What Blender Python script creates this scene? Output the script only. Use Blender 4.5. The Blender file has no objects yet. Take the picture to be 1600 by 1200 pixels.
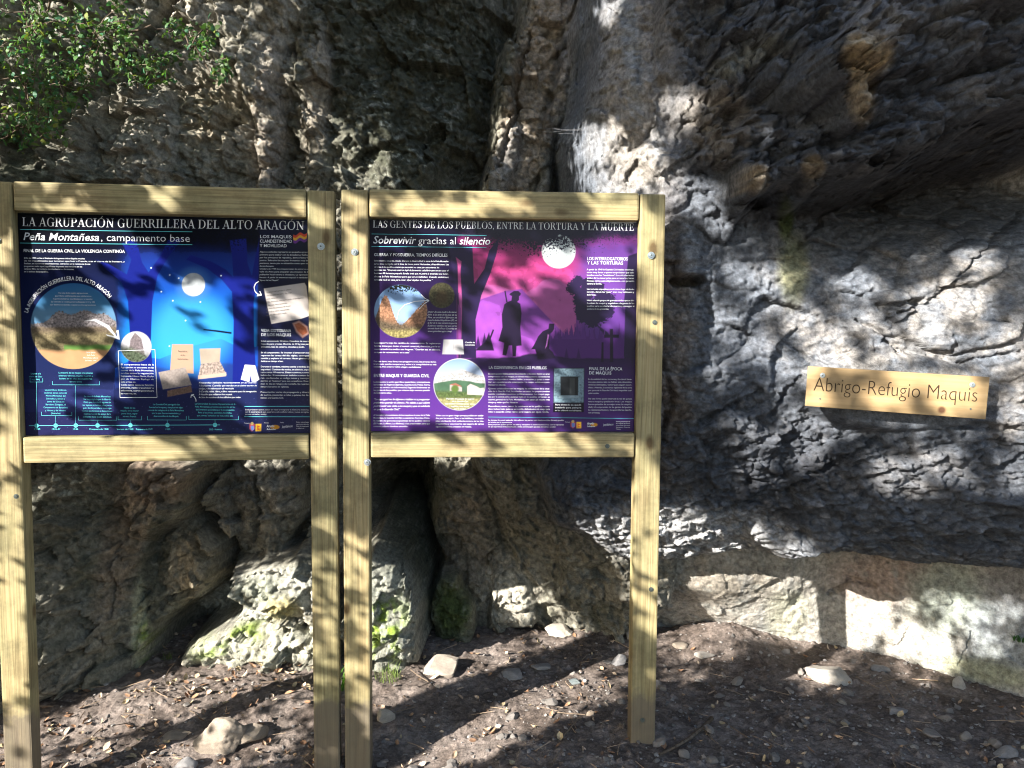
import bpy, bmesh, math, random
import numpy as np
from mathutils import Vector, Matrix
from mathutils.bvhtree import BVHTree

R = math.radians
rng = np.random.default_rng(7)
random.seed(7)
sc = bpy.context.scene
COL = sc.collection

# ------------------------------------------------------------------ camera
F = 1256.0                    # focal length in units of a 1600-wide frame
PITCH, ROLL, CAMH = 0.0731, 0.0073, 1.61
R0 = np.array([1.0, 0, 0]); FW = np.array([0, math.cos(PITCH), -math.sin(PITCH)]); U0 = np.array([0, math.sin(PITCH), math.cos(PITCH)])
CR = math.cos(ROLL) * R0 + math.sin(ROLL) * U0
CU = math.cos(ROLL) * U0 - math.sin(ROLL) * R0
CAM = np.array([0, 0, CAMH])
cd = bpy.data.cameras.new('camera'); cam = bpy.data.objects.new('camera', cd); COL.objects.link(cam)
cd.sensor_width = 36; cd.lens = F / 1600 * 36; cd.clip_start = 0.05; cd.clip_end = 500
cam.matrix_world = Matrix(((CR[0], CU[0], -FW[0], 0), (CR[1], CU[1], -FW[1], 0), (CR[2], CU[2], -FW[2], CAMH), (0, 0, 0, 1)))
sc.camera = cam

# ------------------------------------------------------------------ sky, sun, exposure
SUN_AZ, SUN_EL = R(49.5), R(24)      # the light travels towards +X +Y and down
SUND = np.array([math.sin(SUN_AZ) * math.cos(SUN_EL), math.cos(SUN_AZ) * math.cos(SUN_EL), -math.sin(SUN_EL)])
w = bpy.data.worlds.new('World'); sc.world = w; w.use_nodes = True
nt = w.node_tree; bg = nt.nodes['Background']
sky = nt.nodes.new('ShaderNodeTexSky'); sky.sky_type = 'NISHITA'; sky.sun_disc = False
sky.sun_elevation = SUN_EL; sky.sun_rotation = math.atan2(-SUND[0], -SUND[1])
nt.links.new(sky.outputs[0], bg.inputs[0]); bg.inputs[1].default_value = 0.10
sl = bpy.data.lights.new('sun', 'SUN'); sl.energy = 5.0; sl.angle = R(0.42); sl.color = (1.0, 0.95, 0.87)
sun = bpy.data.objects.new('sun', sl); COL.objects.link(sun)
sun.rotation_euler = Vector(SUND).to_track_quat('-Z', 'Y').to_euler(); sun.location = (-8, -7, 6)
vs = sc.view_settings; vs.view_transform = 'Standard'; vs.look = 'None'; vs.gamma = 1; vs.exposure = 1.85
sc.cycles.max_bounces = 6; sc.cycles.diffuse_bounces = 4; sc.cycles.glossy_bounces = 3; sc.cycles.use_denoising = True; sc.cycles.filter_width = 1.05

# ------------------------------------------------------------------ helpers: geometry
def proj(P):
    """layout coordinates (1600 x 1200) of world points"""
    D = P - CAM
    d = np.maximum(D @ FW, 0.05)
    return 800 + F * (D @ CR) / d, 600 - F * (D @ CU) / d

def at(px, py, Y):
    """world point that stands at layout coordinate px, py and at distance Y from the camera plane"""
    v = FW + (px - 800) / F * CR - (py - 600) / F * CU
    return CAM + v * (Y / v[1])

def on_ground(px, py, z=0.0):
    v = FW + (px - 800) / F * CR - (py - 600) / F * CU
    return CAM + v * ((z - CAMH) / v[2])

def mesh_np(name, V, Fc, mat, parent=None, smooth=True, link=True):
    """mesh object from numpy vertices and a list / array of faces of equal size"""
    me = bpy.data.meshes.new(name)
    V = np.asarray(V, np.float32); Fc = np.asarray(Fc, np.int32)
    n = Fc.shape[1]
    me.vertices.add(len(V)); me.vertices.foreach_set('co', V.ravel())
    me.loops.add(Fc.size); me.loops.foreach_set('vertex_index', Fc.ravel())
    me.polygons.add(len(Fc)); me.polygons.foreach_set('loop_start', np.arange(0, Fc.size, n, dtype=np.int32))
    me.update(calc_edges=True)
    me.polygons.foreach_set('use_smooth', np.full(len(Fc), smooth))
    for m in (mat if isinstance(mat, (list, tuple)) else [mat]): me.materials.append(m)
    o = bpy.data.objects.new(name, me)
    if link: COL.objects.link(o)
    if parent: o.parent = parent
    return o

def add_color(o, C, name='albedo'):
    a = o.data.color_attributes.new(name, 'FLOAT_COLOR', 'POINT')
    C4 = np.ones((len(C), 4), np.float32); C4[:, :3] = C
    a.data.foreach_set('color', C4.ravel())

def bm_obj(name, bm, mat, parent=None, smooth=False):
    me = bpy.data.meshes.new(name); bm.to_mesh(me); bm.free()
    for m in (mat if isinstance(mat, (list, tuple)) else [mat]): me.materials.append(m)
    if smooth: me.polygons.foreach_set('use_smooth', np.full(len(me.polygons), True))
    o = bpy.data.objects.new(name, me); COL.objects.link(o)
    if parent: o.parent = parent
    return o

def tag(o, label=None, cat=None, group=None, kind=None):
    if label: o['label'] = label
    if cat: o['category'] = cat
    if group: o['group'] = group
    if kind: o['kind'] = kind
    return o

def empty(name, loc=(0, 0, 0), rz=0):
    o = bpy.data.objects.new(name, None); COL.objects.link(o); o.location = loc; o.rotation_euler.z = rz
    o.empty_display_size = 0.1
    return o

def grid_faces(nr, nc):
    i = np.arange(nr * nc, dtype=np.int32).reshape(nr, nc)
    return np.stack([i[:-1, :-1], i[:-1, 1:], i[1:, 1:], i[1:, :-1]], -1).reshape(-1, 4)

# ------------------------------------------------------------------ helpers: noise
_perm = np.random.default_rng(3).permutation(256).astype(np.int32); _perm = np.concatenate([_perm, _perm, _perm])
_g = np.random.default_rng(4).normal(size=(256, 3)); _g = (_g / np.linalg.norm(_g, axis=1)[:, None]).astype(np.float32)
_rand3 = np.random.default_rng(5).random((256, 3)).astype(np.float32)

def perlin(P):
    P = np.asarray(P, np.float32); fl = np.floor(P); fr = P - fl; I = fl.astype(np.int32) & 255
    u = fr * fr * fr * (fr * (fr * 6 - 15) + 10)
    out = 0
    for dx in (0, 1):
        wx = u[:, 0] if dx else 1 - u[:, 0]; hx = _perm[(I[:, 0] + dx) & 255]
        for dy in (0, 1):
            wy = wx * (u[:, 1] if dy else 1 - u[:, 1]); hy = _perm[hx + ((I[:, 1] + dy) & 255)]
            for dz in (0, 1):
                wz = wy * (u[:, 2] if dz else 1 - u[:, 2]); h = _perm[hy + ((I[:, 2] + dz) & 255)]
                G = _g[h]
                out = out + wz * (G[:, 0] * (fr[:, 0] - dx) + G[:, 1] * (fr[:, 1] - dy) + G[:, 2] * (fr[:, 2] - dz))
    return out * 1.5

def fbm(P, octs=4, gain=0.5, lac=2.03, ridged=False):
    s = 0; a = 1.0; n = 0
    for k in range(octs):
        v = perlin(P * lac ** k + 17.3 * k)
        if ridged: v = 1 - 2 * np.abs(v)
        s = s + a * v; n += a; a *= gain
    return s / n

def worley(P):
    """F1, F2, offset to the nearest cell point, hash of the nearest cell"""
    P = np.asarray(P, np.float32); fl = np.floor(P); fr = P - fl; I = fl.astype(np.int32)
    f1 = np.full(len(P), 9.0, np.float32); f2 = f1.copy(); off = np.zeros((len(P), 3), np.float32); idn = np.zeros(len(P), np.int32)
    for dx in (-1, 0, 1):
        hx = _perm[(I[:, 0] + dx) & 255]
        for dy in (-1, 0, 1):
            hy = _perm[hx + ((I[:, 1] + dy) & 255)]
            for dz in (-1, 0, 1):
                h = _perm[hy + ((I[:, 2] + dz) & 255)]
                q = _rand3[h] + np.array([dx, dy, dz], np.float32) - fr
                d = (q * q).sum(1)
                m = d < f1
                f2 = np.where(m, f1, np.minimum(f2, d)); f1 = np.where(m, d, f1)
                off[m] = -q[m]; idn[m] = h[m]
    return np.sqrt(f1), np.sqrt(f2), off, idn

def facets(P, tilt=1.0, step=0.5):
    """angular broken-rock relief: every cell a tilted plane"""
    f1, f2, off, idn = worley(P)
    g = _g[idn]
    return (g * off).sum(1) * tilt + (_rand3[idn, 0] - 0.5) * step, f2 - f1

def smooth(a, b, x):
    t = np.clip((x - a) / (b - a), 0, 1); return t * t * (3 - 2 * t)

def blob(px, py, cx, cy, rx, ry, ang=0.0, soft=0.35):
    c, s = math.cos(R(ang)), math.sin(R(ang)); x = px - cx; y = py - cy
    d = np.sqrt(((x * c + y * s) / rx) ** 2 + ((-x * s + y * c) / ry) ** 2)
    return 1 - smooth(1 - soft, 1 + soft, d)

def poly_sd(x, y, pts):
    """signed distance (positive inside) to a polygon"""
    pts = np.asarray(pts, np.float64); n = len(pts)
    d = np.full(x.shape, 1e9); ins = np.zeros(x.shape, bool)
    for i in range(n):
        ax, ay = pts[i]; bx, by = pts[(i + 1) % n]
        ex, ey = bx - ax, by - ay; L = ex * ex + ey * ey + 1e-12
        t = np.clip(((x - ax) * ex + (y - ay) * ey) / L, 0, 1)
        d = np.minimum(d, (x - ax - t * ex) ** 2 + (y - ay - t * ey) ** 2)
        if abs(ey) > 1e-12:
            c = (ay > y) != (by > y)
            ins ^= c & (x < ex * (y - ay) / ey + ax)
    d = np.sqrt(d)
    return np.where(ins, d, -d)

def tps(pts, vals):
    P = np.asarray(pts, float); n = len(P)
    def k(d2): return 0.5 * d2 * np.log(d2 + 1e-9)
    d2 = ((P[:, None] - P[None]) ** 2).sum(-1)
    A = np.zeros((n + 3, n + 3)); A[:n, :n] = k(d2) + np.eye(n) * 1e-3; A[:n, n] = 1; A[:n, n + 1:] = P; A[n, :n] = 1; A[n + 1:, :n] = P.T
    c = np.linalg.solve(A, np.concatenate([vals, [0, 0, 0]]))
    def f(x, y):
        o = c[n] + c[n + 1] * x + c[n + 2] * y
        for i in range(n): o = o + c[i] * k((x - P[i, 0]) ** 2 + (y - P[i, 1]) ** 2)
        return o
    return f

# ------------------------------------------------------------------ helpers: materials
def mat_new(name, rough=0.8, spec=0.3):
    m = bpy.data.materials.new(name); m.use_nodes = True
    b = m.node_tree.nodes['Principled BSDF']; b.inputs['Roughness'].default_value = rough
    b.inputs['Specular IOR Level'].default_value = spec
    return m, m.node_tree, b

def N(nt, t, **kw):
    n = nt.nodes.new(t)
    for k, v in kw.items():
        if k in n.inputs: n.inputs[k].default_value = v
        else: setattr(n, k, v)
    return n

def ramp(nt, src, stops):
    r = nt.nodes.new('ShaderNodeValToRGB'); e = r.color_ramp.elements
    while len(e) < len(stops): e.new(0.5)
    for i, (p, c) in enumerate(stops):
        e[i].position = p; e[i].color = (c, c, c, 1) if isinstance(c, (int, float)) else (*c, 1)
    nt.links.new(src, r.inputs[0]); return r.outputs[0]

def mixc(nt, fac, a, b, mode='MIX'):
    m = nt.nodes.new('ShaderNodeMix'); m.data_type = 'RGBA'; m.blend_type = mode
    for s, v in ((m.inputs[0], fac), (m.inputs[6], a), (m.inputs[7], b)):
        if hasattr(v, 'is_output'): nt.links.new(v, s)
        elif isinstance(v, (int, float)): s.default_value = v
        else: s.default_value = (*v, 1)
    return m.outputs[2]

def bump(nt, b, h, dist, strength=1.0, prev=None):
    n = nt.nodes.new('ShaderNodeBump'); n.inputs['Distance'].default_value = dist; n.inputs['Strength'].default_value = strength
    nt.links.new(h, n.inputs['Height'])
    if prev: nt.links.new(prev, n.inputs['Normal'])
    nt.links.new(n.outputs[0], b.inputs['Normal']); return n.outputs[0]

def plain(name, col, rough=0.6, spec=0.3, metal=0.0, vary=0.12, scale=30):
    m, nt, b = mat_new(name, rough, spec); b.inputs['Metallic'].default_value = metal
    tc = N(nt, 'ShaderNodeTexCoord'); n = N(nt, 'ShaderNodeTexNoise', Scale=scale, Detail=4.0)
    nt.links.new(tc.outputs['Object'], n.inputs['Vector'])
    c = ramp(nt, n.outputs[0], [(0.3, tuple(x * (1 - vary) for x in col)), (0.7, tuple(min(1, x * (1 + vary)) for x in col))])
    nt.links.new(c, b.inputs['Base Color']); return m

def attr_rock(name, bump_d=0.004, fine=140, var=0.35, rough=0.85, k1=2.4):
    m, nt, b = mat_new(name, rough, 0.25)
    a = N(nt, 'ShaderNodeAttribute', attribute_name='albedo')
    tc = N(nt, 'ShaderNodeTexCoord')
    n1 = N(nt, 'ShaderNodeTexNoise', Scale=fine * 0.35, Detail=8.0, Roughness=0.68); nt.links.new(tc.outputs['Object'], n1.inputs['Vector'])
    n2 = N(nt, 'ShaderNodeTexNoise', Scale=fine * 1.6, Detail=4.0, Roughness=0.6); nt.links.new(tc.outputs['Object'], n2.inputs['Vector'])
    v = ramp(nt, n1.outputs[0], [(0.32, 1 - var), (0.68, 1 + var)])
    c = mixc(nt, 1.0, a.outputs[0], v, 'MULTIPLY')
    v2 = ramp(nt, n2.outputs[0], [(0.3, 0.82), (0.7, 1.18)])
    c = mixc(nt, 1.0, c, v2, 'MULTIPLY')
    nt.links.new(c, b.inputs['Base Color'])
    p = bump(nt, b, n1.outputs[0], bump_d * k1, 1.0)
    bump(nt, b, n2.outputs[0], bump_d * 0.8, 0.9, p)
    return m

M_ROCK = attr_rock('limestone', 0.006, 130, 0.5, 0.8, 2.0)
M_SOIL = attr_rock('soil', 0.004, 180, 0.4, 0.95, 3.0)
M_STONE = attr_rock('loose_stone', 0.002, 120, 0.3)

def wood(name, axis):
    m, nt, b = mat_new(name, 0.62, 0.3)
    tc = N(nt, 'ShaderNodeTexCoord'); oi = N(nt, 'ShaderNodeObjectInfo')
    off = N(nt, 'ShaderNodeVectorMath', operation='SCALE'); off.inputs[0].default_value = (7.1, 3.3, 11.7)
    nt.links.new(oi.outputs['Random'], off.inputs['Scale'])
    ad = N(nt, 'ShaderNodeVectorMath', operation='ADD'); nt.links.new(tc.outputs['Object'], ad.inputs[0]); nt.links.new(off.outputs[0], ad.inputs[1])
    def mp(s_long, s_cross):
        k = N(nt, 'ShaderNodeMapping'); k.inputs['Scale'].default_value = (s_long, s_cross, s_cross) if axis == 'X' else (s_cross, s_cross, s_long)
        nt.links.new(ad.outputs[0], k.inputs['Vector']); return k.outputs[0]
    big = N(nt, 'ShaderNodeTexNoise', Scale=1.0, Detail=3.0); nt.links.new(mp(0.55, 15), big.inputs['Vector'])
    # growth rings: bands of a stretched noise
    ring = N(nt, 'ShaderNodeMath', operation='MULTIPLY'); ring.inputs[1].default_value = 9.0; nt.links.new(big.outputs[0], ring.inputs[0])
    fr = N(nt, 'ShaderNodeMath', operation='PINGPONG'); fr.inputs[1].default_value = 0.5; nt.links.new(ring.outputs[0], fr.inputs[0])
    fib = N(nt, 'ShaderNodeTexNoise', Scale=1.0, Detail=5.0, Roughness=0.7); nt.links.new(mp(3, 190), fib.inputs['Vector'])
    pat = N(nt, 'ShaderNodeTexNoise', Scale=1.0, Detail=3.0); nt.links.new(mp(3.5, 9), pat.inputs['Vector'])
    c = ramp(nt, fr.outputs[0], [(0.0, (0.22, 0.165, 0.075)), (0.18, (0.34, 0.272, 0.134)), (0.5, (0.39, 0.322, 0.170))])
    g = ramp(nt, pat.outputs[0], [(0.35, (0.225, 0.23, 0.12)), (0.65, (0.40, 0.312, 0.165))])
    c = mixc(nt, 0.42, c, g)
    f = ramp(nt, fib.outputs[0], [(0.3, 0.62), (0.65, 1.16)])
    c = mixc(nt, 1.0, c, f, 'MULTIPLY')
    vo = N(nt, 'ShaderNodeTexVoronoi', Scale=1.0); nt.links.new(mp(4.2, 8), vo.inputs['Vector'])
    kn = ramp(nt, vo.outputs['Distance'], [(0.08, 1.0), (0.17, 0.0)])
    c = mixc(nt, kn, c, (0.12, 0.08, 0.035))
    dirt = N(nt, 'ShaderNodeTexNoise', Scale=7.0, Detail=6.0, Roughness=0.7); nt.links.new(ad.outputs[0], dirt.inputs['Vector'])
    c = mixc(nt, 1.0, c, ramp(nt, dirt.outputs[0], [(0.36, 0.70), (0.52, 1.0), (0.72, 1.12)]), 'MULTIPLY')
    if axis == 'Z':          # soil splashed on the feet of the posts
        sp = N(nt, 'ShaderNodeSeparateXYZ'); nt.links.new(tc.outputs['Object'], sp.inputs[0])
        ms = N(nt, 'ShaderNodeMath', operation='MULTIPLY_ADD'); nt.links.new(dirt.outputs[0], ms.inputs[0]); ms.inputs[1].default_value = -0.35; nt.links.new(sp.outputs['Z'], ms.inputs[2])
        c = mixc(nt, ramp(nt, ms.outputs[0], [(0.0, 0.75), (0.06, 0.0)]), c, (0.11, 0.09, 0.075))
    nt.links.new(c, b.inputs['Base Color'])
    bump(nt, b, fib.outputs[0], 0.0014, 0.8)
    return m

M_WOODV = wood('pine_upright', 'Z'); M_WOODH = wood('pine_rail', 'X')
M_ZINC = plain('zinc_metal', (0.42, 0.47, 0.5), 0.38, 0.5, 0.85, 0.2, 200)
M_DARKMETAL = plain('dark_screw_metal', (0.12, 0.14, 0.13), 0.5, 0.4, 0.6, 0.2, 200)
M_WHITE = plain('white_ink', (0.60, 0.62, 0.65), 0.45, 0.3, 0, 0.05, 60)
M_TEAL = plain('teal_ink', (0.10, 0.50, 0.56), 0.45, 0.3, 0, 0.05, 60)

# ------------------------------------------------------------------ ground
def axis(fine0, fine1, step, lo, hi):
    a = list(np.arange(fine0, fine1, step)); s = step
    x = fine0
    left = []
    while x > lo: s *= 1.25; x -= s; left.append(max(x, lo))
    x = a[-1]; s = step; right = []
    while x < hi: s *= 1.25; x += s; right.append(min(x, hi))
    return np.array(left[::-1] + a + right)

def ground_base(x, y):
    """broad lie of the land"""
    z = -0.10 * smooth(0.25, -0.4, x) * smooth(3.45, 2.9, y)
    m = at(1120, 985, 4.05)
    z = z + 0.10 * np.exp(-(((x - m[0]) / 0.24) ** 2 + ((y - 3.98) / 0.2) ** 2))
    z = z + 0.03 * np.exp(-(((x - 0.45) / 0.35) ** 2 + ((y - 4.05) / 0.15) ** 2))
    z = z + 0.05 * np.exp(-(((x + 1.05) / 0.5) ** 2 + ((y - 3.85) / 0.18) ** 2))
    for ax_, ay_ in ((-1.75, 2.80), (-.69, 2.94), (-.57, 2.95), (.51, 3.0)): z = z + 0.018 * np.exp(-((x - ax_) ** 2 + (y - ay_) ** 2) / .012)
    return z

gx = axis(-2.45, 2.75, 0.0068, -40, 40); gy = axis(2.55, 4.5, 0.0068, -40, 40)
GX, GY = np.meshgrid(gx, gy); gxf, gyf = GX.ravel(), GY.ravel()
GP = np.stack([gxf, gyf, np.zeros_like(gxf)], 1)
near = ((gxf > -4) & (gxf < 4) & (gyf > 1) & (gyf < 5.5)).astype(np.float32)
gz = ground_base(gxf, gyf)
gn1 = fbm(GP * 3.0, 4); gn2 = fbm(GP * 14 + 5, 3)
f1, f2, _o, gid = worley(GP * 30 + gn2[:, None] * 0.8)
clod = np.clip(0.55 - f1, 0, 1) * (_rand3[gid, 1] ** 2)
f1b, _f2, _o, gid2 = worley(GP * 75)
clodb = np.clip(0.5 - f1b, 0, 1) * (_rand3[gid2, 1] > 0.5)
gz = gz + near * (0.022 * gn1 + 0.012 * gn2 + 0.038 * clod + 0.009 * clodb + 0.004 * fbm(GP * 60, 2))
GV = np.stack([gxf, gyf, gz], 1)
ground = mesh_np('ground', GV, grid_faces(len(gy), len(gx)), M_SOIL); tag(ground, 'bare brown soil strewn with stones and leaf litter', None, None, 'structure')
gt = smooth(-0.4, 0.5, fbm(GP * 5 + 40, 3))[:, None]
gc = np.array([0.112, 0.087, 0.073]) * (1 - gt) + np.array([0.235, 0.195, 0.172]) * gt
gc = gc * (0.75 + 0.6 * _rand3[gid, 2])[:, None]
gc = gc + (clodb > 0.2)[:, None] * np.array([0.07, 0.06, 0.055])
add_color(ground, gc)
def ground_z(x, y):
    i = min(max(np.searchsorted(gx, x), 1), len(gx) - 1); j = min(max(np.searchsorted(gy, y), 1), len(gy) - 1)
    return float(gz[j * len(gx) + i])

# ------------------------------------------------------------------ the cliff
cx = axis(-2.5, 2.75, 0.0062, -9, 9); cz = axis(-0.2, 3.25, 0.0062, -0.35, 7)
CX, CZ = np.meshgrid(cx, cz); X = CX.ravel(); Z = CZ.ravel()
# warp of the block outlines so that they read as broken rock
Pw = np.stack([X, np.zeros_like(X), Z], 1)
wx = 0.05 * fbm(Pw * 3.1 + 9, 4); wz = 0.05 * fbm(Pw * 3.1 + 31, 4)
XW, ZW = X + wx, Z + wz

def surf(points):
    """smooth surface Y(X, Z) through layout points (px, py, Y), evaluated on the coarse lattice and interpolated"""
    W = np.array([at(*p) for p in points])
    f = tps(W[:, [0, 2]], W[:, 1])
    sx = cx[::6]; sz = cz[::6]
    sx = np.append(sx, cx[-1]); sz = np.append(sz, cz[-1])
    A, B = np.meshgrid(np.clip(sx, -3.6, 3.8), np.clip(sz, -0.4, 4.2)); G = f(A, B)
    ix = np.clip(np.searchsorted(sx, cx, 'right') - 1, 0, len(sx) - 2); tx = (cx - sx[ix]) / (sx[ix + 1] - sx[ix] + 1e-12)
    iz = np.clip(np.searchsorted(sz, cz, 'right') - 1, 0, len(sz) - 2); tz = ((cz - sz[iz]) / (sz[iz + 1] - sz[iz] + 1e-12))[:, None]
    g = lambda a, b: G[np.ix_(iz + b, ix + a)]
    return ((g(0, 0) * (1 - tx) + g(1, 0) * tx) * (1 - tz) + (g(0, 1) * (1 - tx) + g(1, 1) * tx) * tz).ravel()

BACK = [(-500, -250, 3.5), (-300, 300, 3.5), (-400, 900, 3.0), (-300, 1300, 2.8), (100, -250, 3.9), (400, -250, 3.95), (700, -250, 4.1), (900, -200, 4.7),
        (0, 100, 3.72), (150, 150, 3.92), (300, 60, 3.95), (330, 200, 3.98), (450, 60, 4.0), (460, 250, 4.05), (600, 80, 4.05), (560, 250, 3.95), (690, 60, 4.15), (760, 200, 4.3), (690, 290, 4.2),
        (910, 60, 5.0), (905, 290, 5.0), (90, 500, 3.7), (300, 500, 3.85), (530, 500, 4.1), (700, 500, 4.35), (900, 500, 4.8), (60, 740, 3.55), (200, 740, 3.75),
        (310, 780, 4.1), (420, 800, 4.15), (540, 800, 4.35), (640, 790, 5.5), (650, 900, 5.3), (610, 760, 5.2), (740, 790, 4.4), (900, 760, 4.2),
        (60, 1100, 3.4), (200, 1040, 3.72), (290, 985, 4.25), (300, 1025, 4.0), (430, 1010, 3.85), (560, 1000, 4.0), (650, 980, 4.35), (760, 975, 4.25), (870, 975, 4.2), (960, 970, 4.2),
        (1040, 965, 4.12), (1130, 955, 3.98), (1200, 975, 4.0), (1300, 1000, 3.97), (1450, 1040, 3.70), (1600, 1085, 3.42), (1800, 1150, 3.1), (2100, 1200, 2.7),
        (1060, 910, 3.92), (1130, 915, 3.85), (1220, 920, 3.86), (1300, 890, 3.92), (1450, 900, 3.72), (1600, 890, 3.45), (1900, 900, 2.95), (1300, 600, 3.9), (1600, 500, 3.4), (1300, 0, 3.9), (1900, 100, 2.9)]
WALL = [(930, -150, 3.5), (940, 20, 3.42), (915, 290, 3.42), (1000, 150, 3.22), (1050, 260, 3.13), (1063, 323, 3.10), (1090, 450, 3.14), (1040, 600, 3.2), (1160, 600, 3.16), (1200, 440, 3.14), (1270, 500, 3.12), (1270, 620, 3.10),
        (1540, 630, 2.86), (1600, 420, 2.86), (1300, 400, 3.18), (1500, 380, 3.04), (1100, 750, 3.26), (1000, 800, 3.38), (900, 800, 3.42), (1150, 850, 3.45), (1300, 800, 3.22), (1600, 800, 2.88), (1250, 870, 3.36), (1450, 860, 3.1), (1600, 860, 2.98),
        (1900, 500, 2.6), (1900, 860, 2.75), (950, 850, 3.52), (930, 700, 3.6), (930, 500, 3.5), (1350, 285, 3.75), (1450, 250, 3.70), (1600, 215, 3.60), (1250, 290, 3.55), (1180, 320, 3.24), (1300, -100, 3.3), (1900, -100, 2.9), (1040, 890, 3.6)]
OVER = [(1060, -150, 3.15), (1090, 100, 3.10), (1100, 250, 3.04), (1180, 280, 2.92), (1250, 250, 2.76), (1350, 100, 2.72), (1340, 240, 2.70), (1460, 190, 2.60), (1600, 120, 2.55), (1600, 0, 2.58), (1900, 0, 2.2), (1200, 0, 2.95), (1200, 130, 2.92), (1450, 0, 2.66), (1500, -200, 2.9)]

D = surf(BACK)
zone = np.zeros(len(X), np.int8)          # which block each point ended up on
def slab(zone_id, poly, R_, Y=None, surface=None, steep=5.0, dome=0.0):
    global D, zone
    W = np.array([at(px, py, yy) for px, py, yy in poly])
    s = poly_sd(XW, ZW, W[:, [0, 2]])
    if surface is None:
        A = np.c_[W[:, 0], W[:, 2], np.ones(len(W))]; k = np.linalg.lstsq(A, W[:, 1], rcond=None)[0]
        d = k[0] * X + k[1] * Z + k[2]
    else: d = surface
    t = np.clip(s / R_, 0, 1)
    prof = R_ * (1 - np.sqrt(np.maximum(1 - (1 - t) ** 2, 0)))
    d = d + prof + np.maximum(-s, 0) * steep - dome * smooth(0, 3 * R_, s)
    m = d < D
    D = np.where(m, d, D); zone[m] = zone_id

def pl(Y, *pts): return [(p[0], p[1], p[2] if len(p) > 2 else Y) for p in pts]
slab(1, pl(3.6, (-250, 690, 3.3), (200, 700, 3.66), (335, 715, 3.95), (300, 800, 3.95), (240, 850, 3.8), (245, 960, 3.72), (222, 1075, 3.66), (60, 1140, 3.32), (-250, 1300, 2.9)), 0.11, dome=0.05)
slab(2, pl(3.84, (225, 885), (290, 805), (335, 850), (352, 900), (340, 925), (300, 950), (268, 968), (232, 962)), 0.07, dome=0.06)
slab(3, pl(3.95, (300, 715), (485, 700), (480, 850), (440, 900), (385, 880), (345, 835), (310, 815)), 0.12, dome=0.04)
slab(2, pl(3.62, (195, 730), (300, 735), (285, 800), (215, 850), (180, 800)), 0.10)
slab(4, pl(4.2, (688, 700), (748, 720), (795, 860), (785, 990), (715, 990), (705, 905), (678, 820)), 0.07)
slab(5, pl(4.0, (735, 690, 4.0), (1010, 680, 3.6), (1110, 790, 3.55), (1010, 1000, 4.1), (850, 1000, 4.15), (785, 970, 4.15), (808, 875, 4.05)), 0.10, dome=0.05)
slab(6, pl(4.05, (770, 905), (800, 885), (835, 905), (845, 950), (835, 990), (760, 990)), 0.09, dome=0.04)
slab(16, pl(3.72, (322, 950, 3.68), (352, 908), (400, 888), (470, 872, 3.78), (510, 890, 3.8), (515, 990, 3.74), (430, 972, 3.68), (335, 968, 3.66)), 0.05, dome=0.03)
slab(17, pl(3.68, (285, 1015, 3.74), (340, 985, 3.7), (430, 972, 3.7), (515, 975, 3.72), (520, 1070, 3.58), (300, 1055, 3.64)), 0.05, dome=0.02)
slab(14, pl(3.66, (540, 900), (575, 865), (612, 880), (648, 950), (655, 1030), (640, 1075), (560, 1085), (535, 1000)), 0.07, dome=0.04, steep=14)
slab(14, pl(3.62, (552, 960), (600, 925), (632, 985), (628, 1075), (560, 1085)), 0.06, steep=14)
slab(15, pl(4.0, (688, 900), (715, 905), (738, 950), (735, 1005), (680, 1005), (676, 940)), 0.07, dome=0.03, steep=14)
slab(7, pl(4.06, (840, -80), (920, -80), (893, 100), (850, 310), (752, 310), (782, 215), (800, 120)), 0.07)
slab(7, pl(3.99, (902, -80), (926, -80), (880, 170), (848, 310), (832, 310), (862, 160), (885, 60)), 0.028)
slab(7, pl(3.99, (790, 60), (812, 70), (800, 150), (815, 215), (780, 330), (752, 320), (772, 230), (778, 150)), 0.035)
slab(8, pl(3.92, (388, -40), (440, -40), (442, 70), (420, 130), (435, 200), (425, 310), (392, 310), (398, 190), (376, 150), (372, 60)), 0.06, dome=0.02)
slab(8, pl(3.94, (455, 55), (500, 45), (525, 110), (505, 200), (520, 240), (505, 310), (480, 310), (475, 200), (462, 140)), 0.045, dome=0.02)
slab(9, pl(3.88, (185, 150), (258, 128), (272, 200), (262, 300), (180, 330), (165, 230)), 0.12, dome=0.03)
slab(9, pl(3.84, (55, 190), (150, 130), (165, 230), (150, 330), (30, 330)), 0.14, dome=0.03)
slab(9, pl(3.95, (540, 250), (585, 150), (640, 190), (680, 260), (660, 340), (540, 340)), 0.16, dome=0.05)
slab(10, pl(3.3, (938, -250), (936, 60), (916, 200), (918, 300), (930, 480), (885, 690), (850, 770), (880, 850), (950, 890), (1030, 925), (1130, 908), (1250, 884), (1350, 868), (1450, 884), (1600, 868), (2200, 850), (2200, -250)), 0.17, surface=surf(WALL))
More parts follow.
